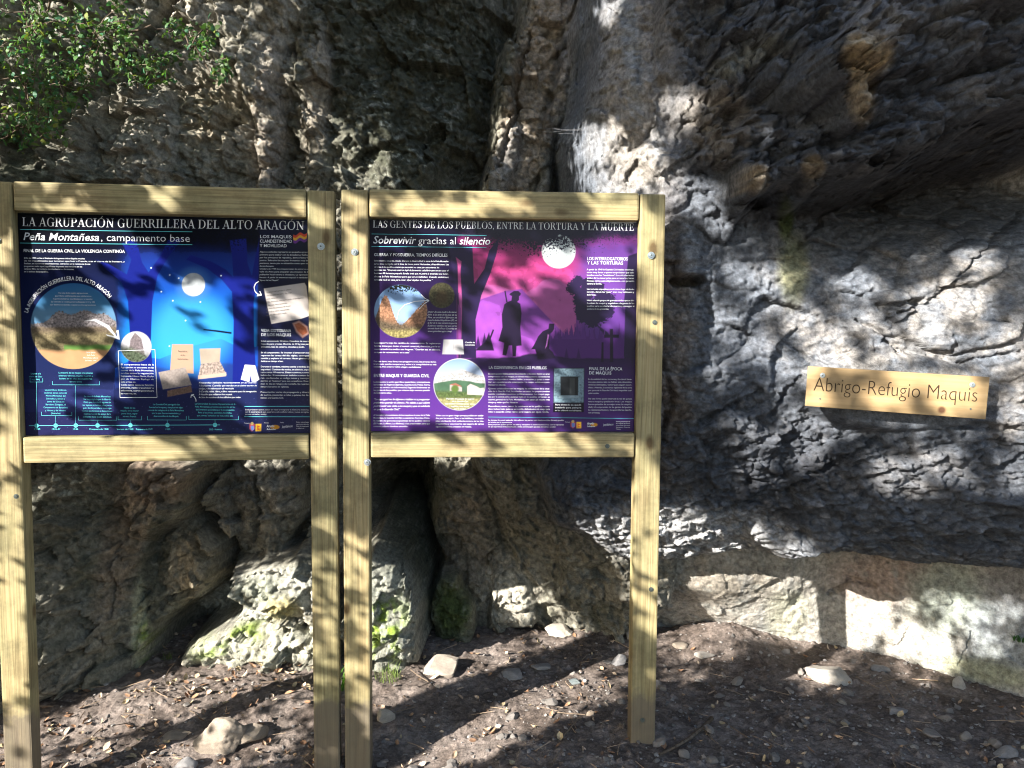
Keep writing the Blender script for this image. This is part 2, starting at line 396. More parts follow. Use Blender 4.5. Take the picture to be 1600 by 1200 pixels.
# a tilted lower lip and shelves that stand proud of the wall
slab(11, pl(3.2, (1040, 700, 3.2), (1140, 640, 3.14), (1230, 690, 3.1), (1240, 760, 3.14), (1120, 800, 3.3), (1010, 800, 3.42)), 0.05)
slab(11, pl(3.05, (1240, 735, 3.1), (1420, 670, 2.95), (1640, 660, 2.78), (1640, 760, 2.80), (1440, 790, 2.98), (1260, 800, 3.16)), 0.05)
slab(11, pl(3.1, (1150, 840, 3.40), (1300, 770, 3.12), (1640, 770, 2.78), (1640, 830, 2.84), (1400, 850, 3.06), (1240, 880, 3.30)), 0.05)
slab(11, pl(3.0, (1060, 340, 3.08), (1130, 330, 3.14), (1180, 400, 3.16), (1130, 470, 3.12), (1070, 430, 3.08)), 0.06)
slab(12, pl(2.8, (1085, -250), (1052, 60), (1095, 180), (1085, 262), (1180, 296), (1265, 268), (1345, 262), (1450, 222), (1600, 165), (2100, 20), (2100, -250)), 0.07, surface=surf(OVER), steep=7)
slab(12, pl(2.62, (1300, 40, 2.72), (1420, -40, 2.66), (1620, -60, 2.46), (1620, 70, 2.44), (1480, 120, 2.58), (1340, 150, 2.66)), 0.09)
slab(12, pl(2.8, (1100, 40, 3.02), (1230, -30, 2.86), (1290, 40, 2.74), (1220, 130, 2.82), (1120, 170, 2.98)), 0.07)
slab(12, pl(2.9, (1120, 205, 2.96), (1200, 185, 2.86), (1300, 190, 2.76), (1420, 160, 2.66), (1620, 80, 2.46), (1620, 130, 2.46), (1450, 205, 2.64), (1340, 245, 2.74), (1230, 262, 2.84), (1130, 250, 2.96)), 0.04)
slab(13, pl(2.47, (1325, 60), (1345, 45), (1375, 60), (1388, 95), (1365, 115), (1335, 112), (1320, 90)), 0.05)
slab(13, pl(2.53, (1330, 100), (1365, 105), (1362, 150), (1345, 180), (1338, 150)), 0.03)
slab(13, pl(2.80, (1168, 262), (1200, 255), (1196, 285), (1178, 300), (1165, 285)), 0.02)
slab(13, pl(2.74, (1256, 245), (1288, 245), (1280, 265), (1272, 285), (1262, 265)), 0.02)

# --- relief
P3 = np.stack([X, D, Z], 1).astype(np.float32)
PX, PY = proj(P3)
inview = (np.abs(X) < 3.4) & (Z < 3.9)
right = np.isin(zone, (10, 11, 12, 13)); recess = (zone == 0) & (PX > 1000)
def soften(m):
    """blur a zone mask along the lattice so that reliefs blend"""
    a = m.reshape(CX.shape).astype(np.float32)
    for _ in range(2):
        for ax in (0, 1):
            c = np.cumsum(np.pad(a, [(9, 8) if i == ax else (0, 0) for i in (0, 1)], mode='edge'), axis=ax)
            a = (np.take(c, range(17, c.shape[ax]), ax) - np.take(c, range(0, c.shape[ax] - 17), ax)) / 17 if False else \
                (c[17:, :] - c[:-17, :]) / 17 if ax == 0 else (c[:, 17:] - c[:, :-17]) / 17
            a = a if a.shape == CX.shape else np.pad(a, [(0, CX.shape[0] - a.shape[0]), (0, CX.shape[1] - a.shape[1])], mode='edge')
    return a.ravel()
wr = soften(right); wc = soften(recess); wl = np.clip(1 - wr - wc, 0, 1)
warp = np.stack([fbm(P3 * 4 + 3, 3), fbm(P3 * 4 + 13, 3), fbm(P3 * 4 + 23, 3)], 1)
low = fbm(P3 * 2.2, 4)
mid = fbm(P3 * 9 + 7, 4)
fine = fbm(P3 * 34 + 2, 3, 0.6)
rid = fbm(P3 * np.array([5, 5, 5]) + warp * 0.5, 4, 0.55, ridged=True)
Pd = P3 + warp * 0.05
fa, ea = facets(Pd * np.array([5.0, 4.0, 7.0]), 0.9, 0.9)
fb, eb = facets(Pd * np.array([14.0, 10.0, 19.0]) + 4, 0.9, 0.9)
fc, ec = facets((P3 + warp * 0.02) * np.array([36.0, 26.0, 48.0]) + 8, 0.9, 0.9)
# strata: thin layers dipping to the left, each with an undercut lower edge
dip = R(17)
q = Z * math.cos(dip) - X * math.sin(dip) + 0.05 * warp[:, 0] + 0.02 * mid
def strata(q, period, seed):
    t = q / period; n = np.floor(t); fr = t - n
    h = perlin(np.stack([X * 3.1 / 1.0, n * 7.7 + seed, Z * 1.5], 1))
    return (1 - fr) * (0.35 + 0.9 * np.clip(h + 0.35, 0, 1.3)) * smooth(0.0, 0.10, fr + 0.02)
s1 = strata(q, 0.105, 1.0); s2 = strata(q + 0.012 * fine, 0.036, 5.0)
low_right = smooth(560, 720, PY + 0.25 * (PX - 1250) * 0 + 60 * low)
over = np.isin(zone, (12, 13)).astype(np.float32)
over = soften(over > 0.5)
rel_l = 0.08 * low + 0.03 * rid + 0.085 * fa + 0.018 * mid + 0.034 * fb + 0.013 * fc + 0.009 * fine
gap = smooth(0.14, 0.0, ea) * 0.030 + smooth(0.16, 0.0, eb) * 0.012
rel_wall = 0.05 * low + 0.006 * rid + 0.050 * fa + 0.008 * fb + 0.005 * fc + 0.004 * mid + 0.003 * fine - 0.014 * s2 - gap * .35
rel_str = 0.035 * low - 0.050 * s1 - 0.024 * s2 + 0.030 * fa + 0.032 * fb + 0.016 * fc + 0.006 * fine - gap * .6
rel_over = 0.06 * low + 0.06 * rid + 0.095 * fa + 0.058 * fb + 0.024 * fc + 0.010 * fine - 0.010 * s2 - 0.020 * s1 - gap
rel_r = (rel_wall * (1 - low_right) + rel_str * low_right) * (1 - over) + rel_over * over
nose = blob(PX, PY, 990, 150, 90, 200, 0, 0.4) * wr
rel_r = rel_r * (1 - nose) + (0.05 * low + 0.035 * rid + 0.04 * mid + 0.04 * fa * smooth(80, 220, PY) + 0.014 * fb + 0.009 * fc + 0.008 * fine) * nose
rel_c = 0.05 * low + 0.012 * mid + 0.013 * fa + 0.005 * fb + 0.003 * fc + 0.002 * fine
smoothcol = np.isin(zone, (7, 8, 9)); sc_w = soften(smoothcol)
streak = fbm(np.stack([X * 30, D * 8, Z * 5], 1), 3)
rel_l = rel_l * (1 - 0.30 * sc_w) + 0.012 * streak * sc_w
fadeout = smooth(3.6, 2.9, np.abs(X)) * smooth(4.2, 3.4, Z)
rel = (rel_l * wl + rel_r * wr + rel_c * wc) * (0.3 + 0.7 * fadeout)
# open cracks, drawn as lines on the rock face
def crack(pts, width, depth):
    global rel
    P = np.array(pts, float); d = np.full(len(X), 1e9)
    jx = PX + 5 * mid * 2 + 6 * fine; jy = PY + 6 * fine
    near_ = (PX > P[:, 0].min() - 40) & (PX < P[:, 0].max() + 40) & (PY > P[:, 1].min() - 40) & (PY < P[:, 1].max() + 40)
    a = jx[near_]; b = jy[near_]; dd = np.full(a.shape, 1e9)
    for (x0, y0), (x1, y1) in zip(P[:-1], P[1:]):
        ex, ey = x1 - x0, y1 - y0; t = np.clip(((a - x0) * ex + (b - y0) * ey) / (ex * ex + ey * ey), 0, 1)
        dd = np.minimum(dd, np.hypot(a - x0 - t * ex, b - y0 - t * ey))
    rel[near_] -= depth * (1 - smooth(width * 0.5, width * 1.3, dd))
for c in [([(830, 50), (818, 100), (808, 140), (812, 165), (795, 178)], 2.5, 0.06), ([(812, 165), (790, 210), (775, 260)], 3.0, 0.06), ([(808, 130), (790, 132)], 2, 0.04),
          ([(1255, 590), (1225, 620), (1205, 650)], 4, 0.05), ([(1600, 330), (1530, 400), (1460, 470), (1400, 490)], 3, 0.05), ([(1380, 480), (1440, 470)], 5, 0.06),
          ([(1340, 500), (1380, 520), (1420, 570), (1470, 580)], 3, 0.04), ([(1470, 580), (1540, 560), (1600, 550)], 2.5, 0.03), ([(1240, 770), (1310, 730), (1380, 690)], 5, 0.07),
          ([(1064, 438), (1100, 438)], 8, 0.16), ([(240, 600), (235, 780), (180, 860), (175, 960)], 3, 0.04), ([(120, 980), (160, 1000), (200, 1020)], 3, 0.05),
          ([(340, 722), (302, 765), (300, 795), (338, 825), (358, 860), (352, 905), (325, 945)], 14, 0.35), ([(345, 957), (305, 966), (275, 990), (262, 1020)], 26, 0.4), ([(330, 972), (400, 978), (470, 985)], 4, 0.10), ([(480, 740), (486, 800), (455, 860)], 9, 0.25), ([(400, 745), (408, 800), (395, 850)], 3, 0.06), ([(225, 770), (250, 745), (280, 735)], 3, 0.05), ([(1030, 560), (1055, 620), (1040, 690)], 5, 0.06), ([(1100, 660), (1190, 610)], 3, 0.04),
          ([(1300, 930), (1330, 908), (1365, 915)], 4, 0.05), ([(1520, 990), (1500, 1040)], 3, 0.03), ([(270, 0), (250, 40), (200, 90)], 10, 0.2), ([(1130, 175), (1230, 60), (1280, 30)], 6, 0.06)]:
    crack(*c)
DY = D - np.where(inview, rel, rel * 0.6)
# the sign's board lies against the wall: rock behind it is pressed flat
SGL, SGR = at(1260, 603, 2.98), at(1542, 622, 2.80)
sg_k = (SGR[1] - SGL[1]) / (SGR[0] - SGL[0])
sg_plane = SGL[1] + sg_k * (X - SGL[0]) + 0.03
fx, fy = proj(np.stack([X, DY, Z], 1))
msk = blob(fx, fy, 1401, 612, 175, 70, 3, 0.25)
DY = np.where(msk > 0.01, np.maximum(DY, sg_plane) * msk + DY * (1 - msk), DY)
DY = np.where(msk > 0.3, np.minimum(DY, sg_plane + 0.05 + (1 - msk) * 0.3), DY)
DY = np.maximum(DY, np.where((Z < 2.2) & (X < 0.8) & (X > -2), 3.08, 1.0))
CV = np.stack([X, DY, Z], 1)
cliff = mesh_np('cliff', CV, grid_faces(len(cz), len(cx))[:, ::-1], M_ROCK)
tag(cliff, 'weathered grey limestone cliff with a dark overhang on the right', None, None, 'structure')

# --- albedo of the rock: stains, moss, lichen and bare patches (and shade painted into overhang, cleft and cave)
PX, PY = proj(CV)
one = np.ones(len(X))
def lay(C, m, col): return C * (1 - m[:, None]) + np.asarray(col) * m[:, None]
Cl = np.tile(np.array([0.19, 0.18, 0.145]), (len(X), 1))
Cl = lay(Cl, smooth(-0.1, 0.5, low + 0.4 * mid) * 0.7, (0.27, 0.25, 0.205))
Cl = lay(Cl, smooth(0.0, 0.6, fbm(P3 * 6 + 50, 4)) * 0.6, (0.09, 0.096, 0.068))
n5 = fbm(P3 * 11 + 70, 4, 0.6)
def ell(*a, nz=0.45): return np.clip(blob(PX, PY, *a) + nz * n5 * (blob(PX, PY, *a) > 0.02), 0, 1)
moss_cave_shade = np.clip(ell(650, 120, 150, 200, 0, 0.4) + ell(560, 60, 90, 120, 0, .4) + ell(60, 300, 140, 60, 0, .5) + ell(110, 850, 110, 170, 15, .5) * 0.35 + ell(450, 180, 40, 120, 0, .4) * 0.5 + ell(240, 900, 22, 100, 8, .4) * .6 + ell(660, 830, 60, 120, 0, .4), 0, 1)  # dark moss, plus the shade of the cave mouth painted in
Cl = lay(Cl, moss_cave_shade * 0.85, (0.036, 0.041, 0.026))
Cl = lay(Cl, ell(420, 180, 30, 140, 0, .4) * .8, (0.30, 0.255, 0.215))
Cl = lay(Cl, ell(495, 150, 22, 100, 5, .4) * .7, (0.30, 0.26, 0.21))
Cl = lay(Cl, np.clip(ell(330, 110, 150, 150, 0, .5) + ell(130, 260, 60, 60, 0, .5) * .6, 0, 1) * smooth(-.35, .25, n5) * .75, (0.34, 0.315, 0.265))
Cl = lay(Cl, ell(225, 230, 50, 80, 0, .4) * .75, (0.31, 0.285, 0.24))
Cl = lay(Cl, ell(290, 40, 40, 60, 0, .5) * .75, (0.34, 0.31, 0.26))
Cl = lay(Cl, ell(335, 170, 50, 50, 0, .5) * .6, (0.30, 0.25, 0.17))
Cl = lay(Cl, ell(840, 130, 42, 210, 14, .3) * .95, (0.33, 0.275, 0.215))
Cl = lay(Cl, ell(912, 150, 16, 230, 4, .4) * .9, (0.03, 0.03, 0.026)); Cl = lay(Cl, ell(865, 130, 8, 90, 14, .5) * .8, (0.06, 0.055, 0.045))  # shade inside the cleft painted as near-black rock
Cl = lay(Cl, ell(793, 250, 20, 55, 12, .4) * .8, (0.30, 0.29, 0.28))
Cl = lay(Cl, ell(195, 830, 32, 150, 14, .4) * .7, (0.25, 0.19, 0.14))
Cl = lay(Cl, ell(250, 750, 50, 40, 0, .4) * .7, (0.24, 0.175, 0.13))
Cl = lay(Cl, ell(310, 890, 42, 55, 0, .4) * .8, (0.27, 0.225, 0.155))
Cl = lay(Cl, ell(400, 790, 80, 80, 0, .4) * .7, (0.20, 0.19, 0.165))
Cl = lay(Cl, ell(730, 850, 40, 100, 0, .5) * .6, (0.20, 0.16, 0.12))
Cl = lay(Cl, ell(800, 930, 45, 50, 0, .4) * .8, (0.46, 0.43, 0.36))
lich = smooth(0.12, 0.4, fbm(P3 * 26 + 90, 4, 0.65)) 
lz = np.clip(ell(600, 250, 70, 60) + ell(580, 160, 40, 40) + ell(120, 250, 90, 60) * .8 + ell(690, 180, 40, 60) * .6 + ell(100, 760, 60, 50) + ell(60, 750, 60, 40) + ell(300, 270, 60, 40) * .5 + ell(690, 60, 60, 60) * .3, 0, 1)
Cl = lay(Cl, lich * lz * 0.85, (0.40, 0.42, 0.36))
Cl = lay(Cl, ell(218, 985, 12, 70, 0, .4) * .9, (0.40, 0.40, 0.28))
Cl = lay(Cl, ell(225, 1015, 14, 40, 0, .5) * smooth(-.1, .3, n5), (0.17, 0.24, 0.04))
Cl = lay(Cl, ell(705, 955, 32, 50, 0, .5) * .9, (0.06, 0.085, 0.018))
Cl = lay(Cl, ell(600, 960, 60, 90, 0, .4) * .85, (0.30, 0.31, 0.265))
Cl = lay(Cl, ell(592, 985, 40, 55, 0, .5) * smooth(-.15, .2, n5 + .4 * fine), (0.19, 0.27, 0.04))
Cl = lay(Cl, ell(415, 930, 95, 42, -8, .35) * .85, (0.40, 0.40, 0.35)); Cl = lay(Cl, ell(440, 950, 26, 18, 0, .6) * .7, (0.40, 0.33, 0.10)); Cl = lay(Cl, ell(400, 925, 40, 25, 0, .5) * .6, (0.22, 0.24, 0.18))
Cl = lay(Cl, ell(410, 1010, 110, 34, -6, .35) * .9, (0.46, 0.45, 0.36)); Cl = lay(Cl, ell(365, 1000, 60, 18, -22, .5) * smooth(-.2, .2, n5), (0.20, 0.27, 0.06))
Cl = lay(Cl, smooth(.0, .35, fbm(P3 * 16 + 33, 4, .65)) * .4, (0.06, 0.062, 0.04)); Cl = lay(Cl, smooth(.12, .4, fbm(P3 * 19 + 77, 4, .65)) * .35, (0.30, 0.29, 0.25))
# right wall
Cr = np.tile(np.array([0.150, 0.168, 0.198]), (len(X), 1))
Cr = lay(Cr, smooth(0.0, 0.5, low + 0.5 * n5) * 0.7, (0.25, 0.265, 0.29))
tanm = np.clip(ell(1500, 470, 120, 80, 0, .5) + ell(1400, 560, 140, 40, 0, .5) + ell(1270, 520, 70, 60, 0, .5) * .8 + ell(1570, 600, 60, 90) + ell(1050, 560, 40, 180) * .6 + ell(1400, 740, 160, 40) * .6 + ell(1420, 380, 60, 40) * .7 + ell(1240, 400, 60, 50) * .6, 0, 1)
Cr = lay(Cr, tanm * 0.7 * smooth(-.35, .3, n5), (0.36, 0.325, 0.285))
Cr = lay(Cr, ell(1045, 520, 32, 210, 0, .5) * .8, (0.20, 0.155, 0.12))
Cr = lay(Cr, np.clip(ell(1000, 150, 70, 180, 0, .5) * .9, 0, 1), (0.30, 0.27, 0.235))
Cr = lay(Cr, ell(985, 60, 14, 120, -6, .4) * .5, (0.2, 0.23, 0.26))
stain_shade = smooth(0.0, 0.45, fbm(P3 * 7 + 110, 4, 0.6) + 0.35 * fine)
streaks = smooth(0.1, .5, fbm(np.stack([X * 9, D * 3, q * 42], 1), 3, .6))
Cr = lay(Cr, streaks * .55 * (1 - nose), (0.06, 0.066, 0.08))
seep = smooth(.05, .4, fbm(np.stack([X * 7, D * 2, Z * 1.1], 1) + 3, 4)) * (1 - low_right) * (1 - over)
Cr = lay(Cr, seep * .5 * (PX < 1330), (0.11, 0.125, 0.155)); Cr = lay(Cr, smooth(.1, .4, fbm(np.stack([X * 9, D * 2, Z * 1.6], 1) + 31, 4)) * .5 * (1 - over) * (1 - low_right), (0.34, 0.36, 0.39))
dk = np.clip(over * 0.9 + low_right * 0.75 * smooth(0, .3, stain_shade + .2) + ell(1190, 740, 130, 80, -10, .5) * .8 + ell(1350, 330, 260, 50, -12, .5) * .7 + ell(1130, 560, 50, 90) * .4, 0, 1)  # shade of the overhang painted dark, together with the stained strata
Cr = lay(Cr, dk * (0.68 + 0.32 * stain_shade), (0.045, 0.049, 0.060))
Cr = lay(Cr, smooth(0.1, 0.45, n5) * low_right * 0.35, (0.34, 0.33, 0.33))
Cr = lay(Cr, ell(1090, 840, 160, 45, 5, .5) * .7, (0.50, 0.50, 0.50))
Cr = lay(Cr, (ec < 0.10) * 0.35 * (1 - nose), (0.07, 0.07, 0.075))
Cr = lay(Cr, np.clip(ell(1355, 85, 36, 36, 0, .3) + ell(1345, 150, 20, 40, 0, .4) * .7 + ell(1180, 278, 22, 22) * .6 + ell(1272, 262, 18, 20) * .6, 0, 1), (0.36, 0.28, 0.17))
Cr = lay(Cr, ell(1370, 30, 50, 40, 0, .5) * .5, (0.30, 0.29, 0.29))
Cr = lay(Cr, ell(1228, 340, 12, 34, 0, .4), (0.05, 0.07, 0.012))
Cr = lay(Cr, ell(1240, 420, 22, 50, 0, .5) * .6, (0.30, 0.30, 0.14))
Cr = lay(Cr, np.clip(ell(1330, 292, 170, 36, -12, .5) + ell(1500, 235, 170, 46, -22, .5), 0, 1) * (.55 + .4 * stain_shade), (0.022, 0.022, 0.024)); Cr = lay(Cr, ell(1450, 330, 190, 60, -14, .5) * .6, (0.085, 0.082, 0.08))  # deep shade below the lip painted into the rock colour
Cr = lay(Cr, over * smooth(.05, .4, fbm(P3 * 8 + 140, 4, .6)) * .5, (0.16, 0.155, 0.15)); Cr = lay(Cr, over * smooth(.2, .5, fbm(P3 * 13 + 160, 4, .6)) * .5, (0.10, 0.13, 0.18)); Cr = lay(Cr, ell(1170, 90, 70, 16, -28, .5) * .6, (0.2, 0.21, 0.19))
Cr = lay(Cr, ell(1120, 190, 50, 60, 0, .5) * .6, (0.27, 0.235, 0.195))
# the smooth foot wall
Cc = np.tile(np.array([0.37, 0.345, 0.305]), (len(X), 1))
Cc = lay(Cc, ell(1130, 910, 90, 30, -6, .5) * .7, (0.22, 0.19, 0.15))
Cc = lay(Cc, ell(1390, 900, 90, 40, 0, .5) * .7, (0.36, 0.26, 0.22))
Cc = lay(Cc, ell(1480, 930, 60, 60, 0, .5) * .75, (0.33, 0.38, 0.33))
Cc = lay(Cc, ell(1570, 990, 60, 90, 20, .5) * .75, (0.20, 0.235, 0.265))
Cc = lay(Cc, ell(1590, 900, 60, 40, 0, .5) * .75, (0.26, 0.25, 0.25))
Cc = lay(Cc, ell(1540, 1050, 90, 18, 12, .5) * .7, (0.27, 0.28, 0.17))
Cc = lay(Cc, smooth(0.0, 0.4, n5) * 0.55, (0.22, 0.235, 0.22)); Cc = lay(Cc, smooth(.1, .4, fbm(np.stack([X * 12, D * 4, Z * 3], 1) + 5, 4)) * .4, (0.25, 0.27, 0.28)); Cc = lay(Cc, smooth(.2, .45, fine) * .3, (.12, .12, .11))
Cc = lay(Cc, ell(1230, 960, 30, 40, 0, .5) * .5, (0.42, 0.42, 0.30))
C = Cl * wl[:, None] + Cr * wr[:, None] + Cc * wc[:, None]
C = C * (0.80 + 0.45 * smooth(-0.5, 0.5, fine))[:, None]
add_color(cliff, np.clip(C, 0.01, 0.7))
#==PART2==
# ------------------------------------------------------------------ lettering
_glyph_src = {}
def text_geo(s, offset=0.0, shear=0.0, res=2):
    """flat outline of a line of text in the built-in face: vertices (n,2), triangles, width"""
    key = (s, offset, shear)
    if key in _glyph_src: return _glyph_src[key]
    cu = bpy.data.curves.new('t', 'FONT'); cu.body = s; cu.size = 1.0; cu.offset = offset; cu.shear = shear
    cu.resolution_u = res; cu.fill_mode = 'FRONT'
    o = bpy.data.objects.new('t', cu)
    me = o.to_mesh(); me.calc_loop_triangles()
    n = len(me.vertices); v = np.empty(n * 3, np.float32); me.vertices.foreach_get('co', v); v = v.reshape(-1, 3)[:, :2]
    t = np.empty(len(me.loop_triangles) * 3, np.int32); me.loop_triangles.foreach_get('vertices', t); t = t.reshape(-1, 3)
    o.to_mesh_clear(); bpy.data.objects.remove(o); bpy.data.curves.remove(cu)
    r = (v.copy(), t.copy(), float(v[:, 0].max()) if n else 0.0)
    _glyph_src[key] = r; return r
CAPH = float(text_geo('H')[0][:, 1].max())

# a high-contrast serif capital alphabet for the two headlines, drawn stroke by stroke (unit cap height)
TH, HL = 0.135, 0.045
def _rect(x0, y0, x1, y1): return [[(x0, y0), (x1, y0), (x1, y1), (x0, y1)]]
def _ser(xc, y, w=0.30): return _rect(xc - w / 2, y, xc + w / 2, y + HL) if y < 0.5 else _rect(xc - w / 2, y - HL, xc + w / 2, y)
def _stem(xc, w=TH): return _rect(xc - w / 2, 0, xc + w / 2, 1)
def _dia(x0, y0, x1, y1, w): return [[(x0 - w / 2, y0), (x0 + w / 2, y0), (x1 + w / 2, y1), (x1 - w / 2, y1)]]
def _arc(cx, cy, rx, ry, a0, a1, tmax=TH, n=14):
    out = []; pr = None
    for i in range(n + 1):
        a = R(a0 + (a1 - a0) * i / n); c, s = math.cos(a), math.sin(a)
        o = (cx + rx * c, cy + ry * s); k = HL + (tmax - HL) * abs(c) ** 1.3
        p = (cx + (rx - k) * c, cy + (ry - HL) * s)
        if pr: out.append([pr[0], o, p, pr[1]])
        pr = (o, p)
    return out
def _stroke(pts, ws):
    out = []; L = []
    for i, (x, y) in enumerate(pts):
        a = pts[max(i - 1, 0)]; b = pts[min(i + 1, len(pts) - 1)]
        dx, dy = b[0] - a[0], b[1] - a[1]; l = math.hypot(dx, dy); L.append(((x - dy / l * ws[i] / 2, y + dx / l * ws[i] / 2), (x + dy / l * ws[i] / 2, y - dx / l * ws[i] / 2)))
    for p, q_ in zip(L[:-1], L[1:]): out.append([p[0], q_[0], q_[1], p[1]])
    return out
GL = {
 'L': (_stem(.17) + _ser(.17, 0, .32) + _ser(.17, 1, .32) + _rect(.1, 0, .60, HL) + _rect(.56, 0, .61, .26), .66),
 'A': (_dia(.09, 0, .36, 1, HL) + _dia(.63, 0, .36, 1, TH) + _rect(.17, .3, .56, .3 + HL) + _ser(.09, 0, .24) + _ser(.64, 0, .32), .76),
 'G': (_arc(.42, .5, .38, .52, 50, 325) + _rect(.6, .02, .6 + TH, .4) + _ser(.66, .42, .3) + _rect(.66, .7, .7, .98), .84),
 'C': (_arc(.42, .5, .38, .52, 48, 312) + _rect(.67, .68, .71, .98) + _rect(.67, .02, .71, .3), .78),
 'R': (_stem(.17) + _ser(.17, 0, .32) + _ser(.17, 1, .32) + _arc(.36, .76, .25, .25, -90, 90) + _rect(.17, 1 - HL, .37, 1) + _rect(.17, .50, .37, .5 + HL) + _dia(.70, 0, .42, .52, TH) + _ser(.72, 0, .2), .78),
 'P': (_stem(.17) + _ser(.17, 0, .32) + _ser(.17, 1, .32) + _arc(.36, .73, .28, .28, -90, 90) + _rect(.17, 1 - HL, .37, 1) + _rect(.17, .45, .37, .45 + HL), .70),
 'B': (_stem(.17) + _ser(.17, 0, .32) + _ser(.17, 1, .32) + _arc(.35, .77, .24, .24, -90, 90) + _arc(.36, .27, .28, .28, -90, 90) + _rect(.17, 1 - HL, .37, 1) + _rect(.17, .51, .37, .51 + HL) + _rect(.17, 0, .37, HL), .72),
 'U': (_rect(.17 - TH / 2, .3, .17 + TH / 2, 1) + _rect(.61, .3, .61 + HL, 1) + _arc(.38, .32, .275, .34, 180, 360, .1) + _ser(.17, 1, .32) + _ser(.63, 1, .26), .80),
 'I': (_stem(.18) + _ser(.18, 0, .34) + _ser(.18, 1, .34), .38),
 'O': (_arc(.44, .5, .40, .52, 0, 360, n=26), .90),
 'N': (_rect(.14, 0, .14 + HL, 1) + _dia(.70, 0, .17, 1, TH) + _rect(.68, 0, .68 + HL, 1) + _ser(.16, 0, .26) + _ser(.13, 1, .22) + _ser(.7, 1, .26), .86),
 'E': (_stem(.17) + _rect(.02, 0, .60, HL) + _rect(.02, 1 - HL, .58, 1) + _rect(.17, .49, .45, .49 + HL) + _rect(.56, 0, .61, .26) + _rect(.54, .76, .585, 1) + _rect(.42, .38, .46, .65), .68),
 'D': (_stem(.17) + _ser(.17, 0, .32) + _ser(.17, 1, .32) + _arc(.34, .5, .44, .5, -90, 90) + _rect(.17, 1 - HL, .35, 1) + _rect(.17, 0, .35, HL), .84),
 'T': (_stem(.35) + _ser(.35, 0, .34) + _rect(.03, 1 - HL, .67, 1) + _rect(.03, .72, .075, 1) + _rect(.625, .72, .67, 1), .72),
 'S': (_stroke([(.53, .74), (.5, .9), (.3, .98), (.13, .86), (.12, .7), (.3, .56), (.46, .42), (.5, .25), (.42, .08), (.27, .02), (.1, .1), (.06, .28)], [.03, .05, .06, .10, .13, .15, .15, .13, .1, .06, .05, .03]) + _rect(.52, .7, .56, .98) + _rect(.04, .02, .08, .3), .62),
 'Y': (_dia(.36, .42, .12, 1, TH) + _dia(.38, .42, .64, 1, HL) + _rect(.36 - TH / 2, 0, .36 + TH / 2, .46) + _ser(.36, 0, .34) + _ser(.13, 1, .3) + _ser(.64, 1, .24), .74),
 'M': (_rect(.14, 0, .14 + HL, 1) + _dia(.46, 0, .17, 1, TH) + _dia(.46, 0, .76, 1, HL) + _rect(.70, 0, .70 + TH, 1) + _ser(.16, 0, .24) + _ser(.77, 0, .32) + _ser(.14, 1, .22) + _ser(.78, 1, .3), .96),
 ',': (_rect(.05, 0, .17, .13) + _dia(.06, -.16, .14, 0, .05), .24), ' ': ([], .26)}
def serif_geo(s):
    V, T, x = [], [], 0.0
    for ch in s:
        base = {'Ó': 'O'}.get(ch, ch); qs, adv = GL[base]
        qs = list(qs)
        if ch == 'Ó': qs += _dia(.42, 1.08, .58, 1.28, .07)
        for q4 in qs:
            n = len(V); V += [(x + a, b) for a, b in q4]; T += [(n, n + 1, n + 2), (n, n + 2, n + 3)]
        x += adv + 0.03
    return np.array(V, np.float32), np.array(T, np.int32), x - 0.03

def homog(src, dst):
    A = []
    for (x, y), (u, v) in zip(src, dst):
        A += [[x, y, 1, 0, 0, 0, -u * x, -u * y, -u], [0, 0, 0, x, y, 1, -v * x, -v * y, -v]]
    return np.linalg.svd(np.array(A, float))[2][-1].reshape(3, 3)
def happly(H, x, y):
    d = H[2, 0] * x + H[2, 1] * y + H[2, 2]
    return (H[0, 0] * x + H[0, 1] * y + H[0, 2]) / d, (H[1, 0] * x + H[1, 1] * y + H[1, 2]) / d

